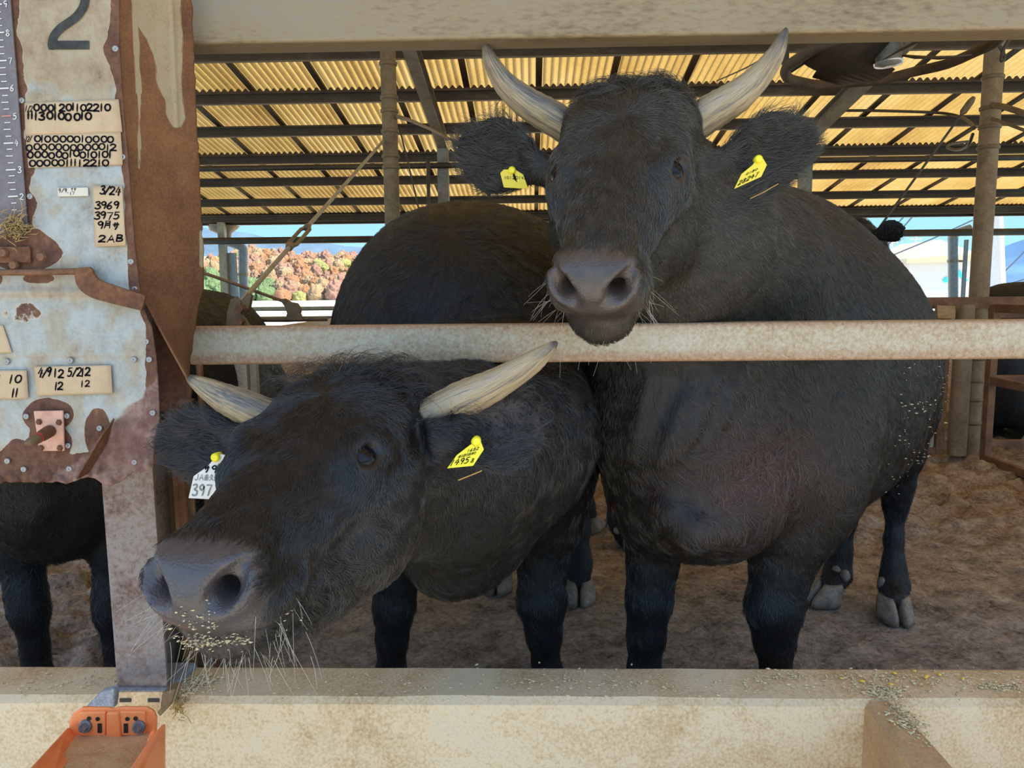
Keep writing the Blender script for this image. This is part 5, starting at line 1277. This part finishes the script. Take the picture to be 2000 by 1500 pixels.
def hoof_mesh(c, fwd, size=1.0):
    """two claws; c = ground point under the leg"""
    mb = MB(); f = np.array([fwd[0], fwd[1], 0.0]); f /= np.linalg.norm(f); s = np.array([-f[1], f[0], 0]); up = np.array([0, 0, 1.0]); c = np.asarray(c, float)
    for k in (-1, 1):
        rows = []
        # sections from sole to coronet; each an egg outline pointing forward
        for z, l, b, w, sh in ((0.0, .072, .040, .030, .018), (.02, .070, .040, .030, .016), (.045, .056, .038, .028, .008), (.062, .044, .034, .025, .002), (.075, .034, .028, .020, 0)):
            ring = []
            for i in range(18):
                a = 2*math.pi*i/18; x = math.cos(a); y = math.sin(a)
                xx = (l if x > 0 else b)*x; yy = w*y*(1-0.22*max(x, 0))
                ring.append(c+(f*(xx+sh)+s*(k*.0305+yy-k*.012*max(x, 0)))*size+up*z*size)
            rows.append(ring)
        vs = [p for r in rows for p in r]; n = 18; fs = [(j*n+i, j*n+(i+1) % n, (j+1)*n+(i+1) % n, (j+1)*n+i) for j in range(len(rows)-1) for i in range(n)]
        fs += [tuple(range(n-1, -1, -1)), tuple((len(rows)-1)*n+i for i in range(n))]
        mb.add(vs, fs, True)
        mb.ball(c-f*.052*size+s*k*.022*size+up*.098*size, (.017*size, .020*size, .022*size), 10, 8)   # dewclaw
    return mb
def coat_mat(name):
    t = NT(name); c = t.n('ShaderNodeAttribute', attribute_name='pig').outputs['Color']
    bare = t.attr('bare')
    n = t.noise(260, 3, 0.6); n2 = t.noise(30, 4, 0.6)
    c2 = t.mix(1.0, c, t.ramp(n2, [(0.3, 0.75), (0.7, 1.2)]), 'MULTIPLY')
    vor = t.n('ShaderNodeTexVoronoi'); vor.inputs['Scale'].default_value = 330; t.l(t.mapping(), vor.inputs['Vector'])
    h = t.mix(bare, n, vor.outputs['Distance'])
    t.set(color=c2, rough=t.math('SUBTRACT', 0.62, t.math('MULTIPLY', bare, 0.30)), spec=0.5)
    t.bump(h, 0.35, 0.0015)
    return t.m
def hair_mat(name, rough=0.38, spec=0.85):
    t = NT(name); c = t.n('ShaderNodeAttribute', attribute_name='pig').outputs['Color']
    info = t.n('ShaderNodeHairInfo')
    t.set(color=t.mix(1.0, c, t.ramp(info.outputs['Random'], [(0.0, 0.4), (0.7, 1.1), (1.0, 2.6)]), 'MULTIPLY'), rough=rough, spec=spec)
    return t.m
M_COAT = coat_mat('cattle_skin'); M_HAIR = hair_mat('cattle_hair')
def horn_mat():
    t = NT('horn'); hv = t.n('ShaderNodeAttribute', attribute_name='hv').outputs['Vector']
    def hn(sc, det):
        x = t.n('ShaderNodeTexNoise'); x.inputs['Scale'].default_value = sc; x.inputs['Detail'].default_value = det; x.inputs['Roughness'].default_value = .62; t.l(hv, x.inputs['Vector']); return x.outputs['Fac']
    n = hn(1.6, 5); n2 = hn(13, 5)
    tip = t.attr('tip')
    base = t.ramp(t.math('ADD', t.math('MULTIPLY', n, 0.6), t.math('MULTIPLY', n2, 0.4)), [(0.34, (.05, .046, .042)), (0.45, (.16, .14, .115)), (0.53, (.34, .25, .13)), (0.60, (.40, .33, .22)), (0.70, (.15, .135, .12))])
    t.set(color=t.mix(tip, base, (.012, .012, .014)), rough=0.42, spec=0.5)
    t.bump(n2, 0.35, 0.002); return t.m
M_HORN = horn_mat()
M_HOOF = mottled('hoof_horn', [(.35, (.10, .085, .065)), (.6, (.26, .225, .18))], 30, 0.6, fine=160)
def eye_mat(name, iris):
    t = NT(name); t.set(color=iris, rough=0.06, spec=0.22); return t.m
M_EYE = eye_mat('eye_dark', (.004, .004, .007)); M_IRIS = eye_mat('eye_iris', (.010, .007, .008))
M_WHISK = simple('whisker', (.42, .37, .29), 0.4)

FINE = 1.0     # grid step multiplier
def local_head(v, pose): return (v-pose[1]) @ pose[0]
def muzzle_mask(l, v):
    n = fbm(v*60, 2, 5)*0.012
    nose = smooth(.228, .250, l[:, 1]+n)*smooth(-.066, -.052, l[:, 2]+n*.5)*(1-smooth(.060, .070, np.abs(l[:, 0])+n))
    lip = smooth(.255, .272, l[:, 1])*smooth(-.105, -.085, l[:, 2])*0.7
    return np.clip(np.maximum(nose, lip), 0, 1)
def eye_mask(l):
    a = np.stack([np.abs(l[:, 0])-.090, (l[:, 1]-.047)/1.25, l[:, 2]-.017], 1)
    return 1-smooth(.017, .025, np.linalg.norm(a, axis=1))

def grow(rng, v, f, n, dens, length, comb, lift, curl, color, radius, k=5, clump=0.0, parent=None, name='coat', seed=1, tipr=0.3):
    """strands combed along `comb` (per vertex), with coherent wander"""
    fi, p = sample_surface(v, f, dens, rng)
    if not len(fi): return None
    vi = f[fi]
    nn = norm_(n[vi].mean(1)); cb = comb[vi].mean(1); ln = length[vi].mean(1)*(0.65+0.7*rng.random(len(fi)))
    lf = lift[vi].mean(1); cu = curl[vi].mean(1); co = color[vi].mean(1)
    cb = norm_(cb-nn*(cb*nn).sum(1, keepdims=True))
    sd = np.cross(nn, cb)
    ang = (vnoise(p*38, seed)*1.0+vnoise(p*110, seed+3)*0.6)*cu+rng.normal(0, .16, len(fi))
    d0 = cb*np.cos(ang)[:, None]+sd*np.sin(ang)[:, None]
    lf = lf*(1+0.7*vnoise(p*75, seed+9))
    side = vnoise(p*55, seed+21)*cu
    pts = np.zeros((len(fi), k, 3)); cur = p-nn*0.0004; pts[:, 0] = cur
    for i in range(1, k):
        s = i/(k-1)
        a2 = side*2.4*s; d = d0*np.cos(a2)[:, None]+np.cross(nn, d0)*np.sin(a2)[:, None]
        dr = d+nn*(lf*(1.15-1.5*s))[:, None]+rng.normal(0, .05, p.shape)
        cur = cur+norm_(dr)*(ln/(k-1))[:, None]; pts[:, i] = cur
    rad = radius*(0.75+0.5*rng.random(len(fi)))
    col = co*(1+0.5*vnoise(p*45, seed+31)+.25*vnoise(p*9, seed+37))[:, None]
    return hair_object(name, pts, rad, M_HAIR, parent, col, tipr)

def cow_mesh(F, root, name='body', relax_it=2):
    v, f = F.mesh(); v = relax(v, f, relax_it, 0.5)
    me = mesh_np(name, v, f)
    return v, f, me
def add_eyes(root, pose, r=.0225):
    R, t = pose
    for sx in (1, -1):
        e = np.array(EYE)*(sx, 1, 1); nrm = norm_(np.array(EYE_N)*(sx, 1, 1))
        c = R @ (e-nrm*0.0018)+t
        mb = MB(); mb.ball(c, r, 28, 18); eo = mb.build('eye', M_EYE, root)
        mb = MB(); q = V(R @ nrm).to_track_quat('Z', 'Y').to_matrix()
        # iris cap lying on the front of the ball
        vs = []; fs = []; m = 24
        for j, th in enumerate((0.36, 0.46, 0.56, 0.64)):
            for i in range(m):
                a = 2*math.pi*i/m; d = q @ Vector((math.sin(th)*math.cos(a), math.sin(th)*math.sin(a), math.cos(th)))
                vs.append(V(c)+d*(r*1.006))
        for j in range(3):
            for i in range(m): fs.append((j*m+i, (j+1)*m+i, (j+1)*m+(i+1) % m, j*m+(i+1) % m))
        mb.add(vs, fs, True); mb.build('iris', M_IRIS, eo)
def add_horn(root, pts, rs, tiplen=0.2):
    mb = horn_mesh(pts, rs); o = mb.build('horn', M_HORN, root)
    me = o.data; nv = len(me.vertices); t = np.clip((np.arange(nv)//20)/33.0, 0, 1)
    co = np.empty(nv*3); me.vertices.foreach_get('co', co)
    a_ = np.arange(nv)%20*2*math.pi/20; hv = np.stack([np.cos(a_)*.9, np.sin(a_)*.9, t*.55], 1); vattr(me, 'hv', hv, 'FLOAT_COLOR')
    vattr(me, 'tip', smooth(1-tiplen*1.5, 1.0, t+fbm(co.reshape(-1, 3)*60, 3)*0.22)*0.85)
    return o
def whiskers(root, pose, spots, rng, n, ln, seed):
    R, t = pose; allp = []
    for c, d, spread, cnt in spots:
        for i in range(cnt):
            p = np.array(c)+rng.normal(0, 1, 3)*np.array(spread); dd = norm_(np.array(d)+rng.normal(0, .38, 3)); g = np.array((0, 0, -1.0)); L = ln*(0.5+0.8*rng.random())
            bend = norm_(rng.normal(0, 1, 3))*.35
            q = [p+dd*L*s+bend*L*s*s*.6 for s in np.linspace(0, 1, 6)]
            allp.append(np.array(q) @ R.T+t+np.linspace(0, 1, 6)[:, None]**2*L*.25*g)
    a = np.array(allp)
    return hair_object('whiskers', a, np.full(len(a), .00022), M_WHISK, root, None, .4)

def build_cow_A():
    rng = np.random.default_rng(11)
    pose = POSE_A; R, t = pose; w = lambda p: R @ np.asarray(p, float)+t
    hs = 0.0046*FINE; bs = 0.014*FINE
    F = Field(axis_nodes(-.78, .42, bs, [(-.58, .02, hs)]), axis_nodes(.60, 2.98, bs, [(.64, 1.24, hs)]), axis_nodes(-.02, 1.40, bs, [(.70, 1.06, hs)]))
    # trunk facing the trough
    fw = np.array([-.06, -1, 0]); fw /= np.linalg.norm(fw); rt = np.array([-fw[1], fw[0], 0])*-1
    Rt = np.stack([np.cross(fw, [0, 0, 1]), fw, [0, 0, 1]], 1)
    tr = [(-.70, .08, 1.16, .90), (-.62, .22, 1.25, .72), (-.45, .32, 1.30, .60), (-.2, .40, 1.325, .50), (.0, .425, 1.335, .47), (.2, .39, 1.335, .47), (.38, .32, 1.32, .50), (.50, .25, 1.26, .52), (.59, .17, 1.14, .56), (.64, .06, 1.02, .66)]
    F.loft(Rt, np.array([-.145, 2.22, 0]), tr, 2.2, 2.3, 0.05)
    # shoulders and neck reaching under the rail
    F.ell(P(1050, 860, 1.78), (.13, .20, .25), None, 0.08)
    F.ell(P(770, 900, 1.78), (.13, .20, .24), None, 0.08)
    F.chain([w((0, -.10, -.055)), P(895, 880, 1.30), P(965, 850, 1.52), P(985, 770, 1.85)], [.105, .135, .19, .25], 0.07)
    F.chain([w((0, -.02, -.13)), P(890, 960, 1.34), P(905, 1010, 1.55)], [.07, .10, .15], 0.07)
    F.chain([P(855, 1010, 1.36), P(880, 1080, 1.50), P(905, 1060, 1.70)], [.05, .055, .07], 0.08)
    head_field(F, pose, .016)
    # ears
    nA = norm_(-(w((0, .3, .25))-w((0, 0, 0)))) * -1
    e1 = (P(862, 858, 1.01), P(1060, 822, 1.04)); e2 = (P(478, 865, 1.075), P(308, 868, 1.10))
    ear_field(F, e1[0], e1[1], None, .060, .03, (-.15, -1, .18))
    ear_field(F, e2[0], e2[1], None, .054, .03, (.25, -1, .05))
    for ax, rows in (('R', [(1075, 930, 1.76, .105), (1068, 1020, 1.76, .080), (1060, 1100, 1.76, .054), (1058, 1175, 1.76, .054), (1062, 1235, 1.765, .038), (1068, 1305, 1.77, .030)]),
                     ('L', [(800, 950, 1.78, .10), (785, 1060, 1.78, .070), (775, 1120, 1.78, .050), (770, 1185, 1.78, .046), (766, 1245, 1.785, .034), (764, 1305, 1.79, .030)])):
        p = [P(a, b, c) for a, b, c, r in rows]; r = [x[3] for x in rows]
        g = p[-1].copy(); p += [np.array([g[0], g[1], .155]), np.array([g[0], g[1]-.015, .12]), np.array([g[0], g[1]-.03, .06])]; r += [.029, .040, .040]
        F.chain(p, r, 0.03)
    for px, py, d, sx in ((1130, 1150, 2.76, 1), (972, 1128, 2.90, -1)):
        b = PZ(px, py, 0.03); k = np.array([b[0], b[1], 0])
        F.chain([np.array([k[0]-.03*sx, k[1]-.22, .84]), k+[0, -.10, .68], k+[.0, .03, .52], k+[0, .06, .42], k+[0, .03, .25], k+[0, .0, .13], k+[0, -.02, .06]], [.17, .12, .07, .052, .036, .042, .040], 0.04)
    root = empty('black_cow', (-.15, 1.9, 0))
    tag(root, 'black horned cow pushing its head under the rail', 'cow', 'black cattle at the feed barrier')
    v, f, me = cow_mesh(F, root); n = vnormals(v, f); l = local_head(v, pose)
    hw = smooth(1.16, 1.02, v[:, 1])*smooth(.64, .72, v[:, 2])
    mz = muzzle_mask(l, v)*hw; em = eye_mask(l)
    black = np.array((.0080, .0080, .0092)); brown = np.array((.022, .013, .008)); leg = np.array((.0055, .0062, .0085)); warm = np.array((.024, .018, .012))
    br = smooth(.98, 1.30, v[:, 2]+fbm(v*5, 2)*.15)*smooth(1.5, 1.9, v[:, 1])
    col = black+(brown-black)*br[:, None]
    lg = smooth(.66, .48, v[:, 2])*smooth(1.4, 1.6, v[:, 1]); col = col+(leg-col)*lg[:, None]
    th = smooth(-.05, -.15, l[:, 2])*hw*.7+smooth(1.1, 1.3, v[:, 1])*smooth(1.65, 1.4, v[:, 1])*.5; th = np.clip(th, 0, 1); col = col+(warm-col)*th[:, None]
    skin = np.array((.058, .049, .049))*(1+.35*fbm(v*50, 3)[:, None]); sk2 = np.array((.011, .0085, .0085))
    # ears: pink-grey hollow
    def ear_in(e, nrm):
        a = e[1]-e[0]; L = np.linalg.norm(a); s = ((v-e[0]) @ (a/L))/L; dd = np.linalg.norm(v-e[0]-np.clip(s, 0, 1)[:, None]*a, axis=1)
        return smooth(.25, .45, s)*smooth(.055, .02, dd)*smooth(.2, .7, n @ norm_(np.array(nrm, float)))*(s < 1.0)
    ein = np.maximum(ear_in(e1, (-.15, -1, .18)), ear_in(e2, (.25, -1, .05))*.5)
    bare = np.clip(mz+em*.6, 0, 1)
    colm = col*.55; colm = colm+(skin-colm)*mz[:, None]; colm = colm+(sk2-colm)*(em*(1-mz)*.8)[:, None]; colm = colm+(np.array((.045, .029, .028))-colm)*(ein*.8)[:, None]
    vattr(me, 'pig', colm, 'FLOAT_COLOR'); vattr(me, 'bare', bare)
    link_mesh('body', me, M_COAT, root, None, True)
    add_eyes(root, pose)
    add_horn(root, [P(835, 815, 1.06), P(905, 780, 1.035), P(965, 752, 1.02), P(1030, 714, 1.00), P(1060, 692, .99), P(1080, 675, .983), P(1088, 668, .98)], [.026, .0265, .022, .016, .0115, .006, .0015])
    add_horn(root, [P(545, 822, 1.10), P(485, 798, 1.09), P(440, 778, 1.09), P(400, 756, 1.085), P(368, 737, 1.08)], [.027, .026, .022, .015, .005], .12)
    # hair
    wh = np.array((0, -.045, .07)); radial = l-wh
    lc = radial.copy(); lc[:, 2] *= .3
    side = smooth(-.01, -.06, l[:, 2]); lc = norm_(lc)*(1-side)[:, None]+np.array((0, -.35, -1.0))*side[:, None]
    comb_h = lc @ R.T
    comb_b = np.tile(np.array((0.05, .75, -.75)), (len(v), 1)); comb_b[:, 2] -= 3*lg
    comb = comb_h*hw[:, None]+comb_b*(1-hw)[:, None]
    poll = smooth(-.03, -.12, l[:, 1])*smooth(-.06, .0, l[:, 2])*hw
    keep = (1-mz)*(1-em)
    front = smooth(.75, .2, n[:, 1])
    jawc = np.exp(-(((l[:, 1]-.15)/.07)**2+((l[:, 2]+.12)/.045)**2))*hw
    neckc = smooth(1.10, 1.25, v[:, 1])*smooth(1.75, 1.5, v[:, 1])*smooth(.75, .85, v[:, 2])
    face = hw*(1-poll)
    dens = keep*front*(230000*face+120000*poll+52000*(1-hw))*(1-.6*ein)
    length = .010*face+.026*poll+.022*(1-hw)+.012*jawc+.012*neckc
    earm = np.zeros(len(v))
    for e in (e1, e2):
        a = e[1]-e[0]; s = ((v-e[0]) @ a)/(a @ a); dd = np.linalg.norm(v-e[0]-np.clip(s, 0, 1)[:, None]*a, axis=1); earm = np.maximum(earm, smooth(.08, .065, dd)*smooth(.08, .25, s))
    ea = np.where((v[:, 0] > -.3)[:, None], norm_(e1[1]-e1[0]), norm_(e2[1]-e2[0]))
    comb = comb*(1-earm)[:, None]+ea*earm[:, None]*1.5; length = length+.008*earm
    lift = .42*face+.75*poll+.38*(1-hw)+.3*jawc+.35*earm
    curl = .35*face+1.5*poll+.55*(1-hw)+1.2*jawc+1.0*neckc
    hcol = col*1.15
    grow(rng, v, f, n, dens, length, comb, lift, curl, hcol, .00026, 5, parent=root, name='coat', seed=3)
    # long curls on the poll
    pd = smooth(-.085, -.13, l[:, 1])*smooth(-.02, .01, l[:, 2])*hw*smooth(.125, .10, np.abs(l[:, 0]))
    grow(rng, v, f, n, pd*100000, .062+0*pd, comb, 1.0+0*pd, 1.9+0*pd, hcol, .00030, 8, parent=root, name='forelock', seed=8)
    sp = [((-.055, .235, -.05), (-.8, .5, -.5), (.012, .02, .012), 20), ((-.02, .255, -.085), (-.3, .6, -.9), (.028, .012, .012), 36), ((.05, .245, -.05), (.8, .6, -.3), (.012, .02, .014), 28), ((.02, .255, -.085), (.4, .6, -.8), (.02, .012, .012), 24)]
    whiskers(root, pose, sp, rng, 0, .045, 3)
    grains('feed_crumbs', M_GRAIN, [(w((.0, .288, -.062)), (.012, .003, .004), 130), (w((-.028, .276, -.066)), (.010, .004, .004), 80), (w((-.012, .297, -.026)), (.012, .003, .010), 60), (w((-.06, .235, -.072)), (.010, .012, .006), 18)], 14, None, root, .0019)
    for g in ((P(1068, 1305, 1.77)), (P(764, 1305, 1.79))):
        hoof_mesh((g[0], g[1]-.03, 0), fw).build('hoof', M_HOOF, root)
    for px, py in ((1130, 1150), (972, 1128)):
        b = PZ(px, py, 0.03); hoof_mesh((b[0], b[1]-.02, 0), (-.05, -1)).build('hoof', M_HOOF, root)
    return root

def build_cow_B():
    rng = np.random.default_rng(23)
    pose = POSE_B; R, t = pose; w = lambda p: R @ np.asarray(p, float)+t
    hs = 0.0050*FINE; bs = 0.014*FINE
    F = Field(axis_nodes(-.14, 1.52, bs, [(-.12, .50, hs)]), axis_nodes(.98, 3.02, bs, [(1.0, 1.46, hs)]), axis_nodes(-.02, 1.55, bs, [(1.00, 1.50, hs)]))
    fw = norm_(np.array([-.63, -.776, 0])); Rt = np.stack([np.cross(fw, [0, 0, 1]), fw, [0, 0, 1]], 1)
    tr = [(-.70, .06, .96, .80), (-.64, .15, 1.03, .66), (-.54, .21, 1.08, .57), (-.37, .26, 1.145, .56), (-.1, .31, 1.222, .53), (.2, .34, 1.30, .50), (.42, .31, 1.355, .50), (.60, .25, 1.33, .51), (.72, .19, 1.22, .545), (.80, .10, 1.08, .62), (.83, .04, 1.0, .7)]
    F.loft(Rt, np.array([.80, 2.20, 0]), tr, 2.2, 2.3, 0.05)
    F.ell(P(1585, 850, 1.72), (.12, .17, .27), None, 0.08)
    F.ell(P(1265, 850, 1.72), (.11, .15, .26), None, 0.08)
    F.chain([w((0, -.09, -.06)), P(1330, 480, 1.46), P(1400, 560, 1.65), P(1440, 640, 1.85)], [.11, .155, .21, .27], 0.07)
    F.chain([w((0, .0, -.14)), P(1310, 640, 1.52), P(1330, 780, 1.60), P(1370, 930, 1.62)], [.065, .13, .19, .17], 0.07)
    F.chain([P(1270, 700, 1.44), P(1310, 850, 1.46), P(1360, 985, 1.50), P(1420, 1000, 1.56)], [.03, .04, .06, .07], 0.07)
    for i, (a, b) in enumerate((((1360, 730, 1.425), (1290, 905, 1.415)), ((1400, 735, 1.425), (1325, 890, 1.41)), ((1270, 740, 1.415), (1235, 900, 1.455)), ((1445, 720, 1.43), (1385, 860, 1.425)))):
        q = [(a[0]+(b[0]-a[0])*u, a[1]+(b[1]-a[1])*u) for u in (0, .33, .66, 1)]; q = [P(x, y, F.hit(x, y)+.004) for x, y in q]
        F.chain(q, [.010, .015, .015, .009], 0.014)
    q = [P(x, y, F.hit(x, y)+.002) for x, y in ((1310, 1000), (1360, 1035), (1430, 1040))]; F.chain(q, [.02, .03, .02], .03)
    head_field(F, pose)
    e1 = (P(1392, 332, 1.30), P(1596, 272, 1.36)); e2 = (P(1068, 335, 1.37), P(890, 280, 1.42))
    ear_field(F, e1[0], e1[1], None, .068, .03, (-.25, -.9, -.35))
    ear_field(F, e2[0], e2[1], None, .068, .03, (.20, -1, -.20))
    for rows in ([(1560, 950, 1.70, .115), (1545, 1030, 1.69, .085), (1528, 1100, 1.69, .064), (1512, 1185, 1.69, .060), (1512, 1250, 1.70, .042), (1516, 1308, 1.705, .030)],
                 [(1285, 950, 1.74, .095), (1280, 1030, 1.74, .066), (1274, 1100, 1.74, .054), (1268, 1170, 1.74, .050), (1262, 1240, 1.745, .040), (1258, 1308, 1.75, .034)]):
        p = [P(a, b, c) for a, b, c, r in rows]; r = [x[3] for x in rows]
        g = p[-1].copy(); p += [np.array([g[0], g[1], .155]), np.array([g[0]-.01, g[1]-.015, .12]), np.array([g[0]-.015, g[1]-.03, .06])]; r += [.029, .040, .040]
        F.chain(p, r, 0.03)
    hA = PZ(1612, 1160, .03); hB = PZ(1745, 1188, .03)
    F.chain([np.array([1.15, 2.55, .92]), P(1752, 800, 2.55), P(1752, 880, 2.60), P(1752, 945, 2.63), P(1750, 985, 2.645), P(1746, 1050, 2.63), P(1745, 1100, 2.61), P(1746, 1140, 2.60), np.array([hB[0], hB[1], .06])], [.155, .118, .082, .050, .036, .025, .030, .042, .040], 0.04)
    F.chain([np.array([1.0, 2.55, .85]), P(1655, 900, 2.62), P(1645, 965, 2.74), P(1648, 1010, 2.76), P(1642, 1075, 2.75), P(1636, 1120, 2.74), np.array([hA[0]+.02, hA[1], .06])], [.15, .10, .052, .040, .034, .042, .040], 0.04)
    root = empty('black_cow', (.6, 2.1, 0))
    tag(root, 'dark brown horned cow resting its chin over the rail, facing the camera', 'cow', 'black cattle at the feed barrier')
    v, f, me = cow_mesh(F, root); n = vnormals(v, f); l = local_head(v, pose)
    hw = smooth(1.50, 1.38, v[:, 1])*smooth(1.00, 1.06, v[:, 2])
    mz = muzzle_mask(l, v)*hw; em = eye_mask(l)
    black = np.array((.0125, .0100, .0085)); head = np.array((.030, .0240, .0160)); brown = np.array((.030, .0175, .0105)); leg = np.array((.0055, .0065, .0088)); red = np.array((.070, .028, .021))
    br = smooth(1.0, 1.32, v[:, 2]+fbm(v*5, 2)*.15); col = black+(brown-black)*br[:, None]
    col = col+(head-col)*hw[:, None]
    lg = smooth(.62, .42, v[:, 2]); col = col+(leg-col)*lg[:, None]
    c0 = P(1480, 930, 1.5); rd = np.exp(-((v[:, 0]-c0[0])/.13)**2-((v[:, 2]-c0[2])/.10)**2)*smooth(1.9, 1.6, v[:, 1])*(.7+.6*fbm(v*14, 3)); col = col+(red-col)*np.clip(rd*1.5, 0, .95)[:, None]
    skin = np.array((.072, .053, .044))*(1+.35*fbm(v*50, 3)[:, None]); sk2 = np.array((.026, .014, .011))
    bare = np.clip(mz+em*.6, 0, 1)
    colm = col*.55; colm = colm+(skin-colm)*mz[:, None]; colm = colm+(sk2-colm)*(em*(1-mz)*.8)[:, None]
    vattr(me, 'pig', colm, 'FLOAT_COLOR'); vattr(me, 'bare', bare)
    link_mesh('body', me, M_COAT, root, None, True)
    add_eyes(root, pose)
    add_horn(root, [P(1340, 252, 1.345), P(1395, 216, 1.33), P(1440, 188, 1.32), P(1482, 150, 1.31), P(1512, 110, 1.295), P(1530, 70, 1.283), P(1536, 54, 1.28)], [.031, .030, .027, .021, .0155, .008, .0015], .3)
    add_horn(root, [P(1130, 262, 1.40), P(1075, 228, 1.39), P(1025, 198, 1.38), P(985, 162, 1.37), P(960, 122, 1.355), P(949, 92, 1.345), P(946, 80, 1.34)], [.030, .029, .026, .020, .0135, .007, .0015], .3)
    wh = np.array((0, -.045, .07)); radial = l-wh; lc = radial.copy(); lc[:, 2] *= .3
    side = smooth(-.01, -.06, l[:, 2]); lc = norm_(lc)*(1-side)[:, None]+np.array((0, -.45, -1.0))*side[:, None]
    comb = (lc @ R.T)*hw[:, None]+(np.array((.45, .55, -.75))[None, :]+np.array((0, 0, -3.0))*lg[:, None])*(1-hw)[:, None]
    poll = smooth(-.06, -.14, l[:, 1])*smooth(-.06, .0, l[:, 2])*hw
    keep = (1-mz)*(1-em); front = smooth(.75, .2, n @ norm_(np.array((.3, 1, 0))))
    face = hw*(1-poll); brk = np.clip(rd, 0, 1)
    earm = np.zeros(len(v))
    for e in (e1, e2):
        a = e[1]-e[0]; s = ((v-e[0]) @ a)/(a @ a); dd = np.linalg.norm(v-e[0]-np.clip(s, 0, 1)[:, None]*a, axis=1); earm = np.maximum(earm, smooth(.095, .075, dd)*smooth(.08, .25, s))
    ea = np.where((v[:, 0] > .15)[:, None], norm_(e1[1]-e1[0]), norm_(e2[1]-e2[0]))
    comb = comb*(1-earm)[:, None]+ea*earm[:, None]*1.5
    dens = keep*front*(170000*face+110000*poll+48000*(1-hw))
    length = .010*face+.022*poll+.021*(1-hw)+.012*brk+.016*earm
    lift = .42*face+.6*poll+.36*(1-hw)+.4*earm
    curl = .35*face+1.3*poll+.5*(1-hw)+1.6*brk
    hcol = col*1.15
    grow(rng, v, f, n, dens, length, comb, lift, curl, hcol, .00030, 5, parent=root, name='coat', seed=13)
    pd = smooth(-.12, -.16, l[:, 1])*hw*smooth(.125, .10, np.abs(l[:, 0]))*smooth(-.05, .0, l[:, 2])
    grow(rng, v, f, n, pd*70000, .036+0*pd, comb, .8+0*pd, 2.1+0*pd, hcol*.8, .00032, 8, parent=root, name='forelock', seed=18)
    sp = [((-.058, .235, -.055), (-.8, .5, -.5), (.012, .02, .012), 24), ((.058, .235, -.055), (.8, .5, -.5), (.012, .02, .012), 20), ((0, .262, -.10), (0, .6, -.9), (.04, .012, .014), 26)]
    whiskers(root, pose, sp, rng, 0, .042, 5)
    for px, py, d in ((1516, 1308, 1.705), (1258, 1308, 1.75)):
        g = P(px, py, d); hoof_mesh((g[0]-.015, g[1]-.03, 0), fw).build('hoof', M_HOOF, root)
    ok = np.nonzero((v[:, 2] > .62) & (v[:, 2] < 1.0) & (v[:, 0] > .80) & (v[:, 0] < 1.08) & (n[:, 1] < -.25) & (v[:, 1] > 1.6))[0]
    pick = rng.choice(ok, 70); grains('feed_crumbs', M_GRAIN, [(v[i]+n[i]*.008, (.012, .002, .014), 1+int(rng.random() < .25)*3) for i in pick], 9, None, root, .0038)
    hoof_mesh((hB[0], hB[1], 0), (-.1, -1)).build('hoof', M_HOOF, root)
    hoof_mesh((hA[0]+.01, hA[1], 0), (-.9, -.35)).build('hoof', M_HOOF, root)
    return root

# ------------------------------------------------------------------ build
build_setting()
build_front()
build_panel()
build_outdoors()
build_cow_A()
build_cow_B()
build_herd()
build_poles()
build_rods()
build_gates()
build_fan()
build_notes()
build_trough()
build_tags()
build_feed()
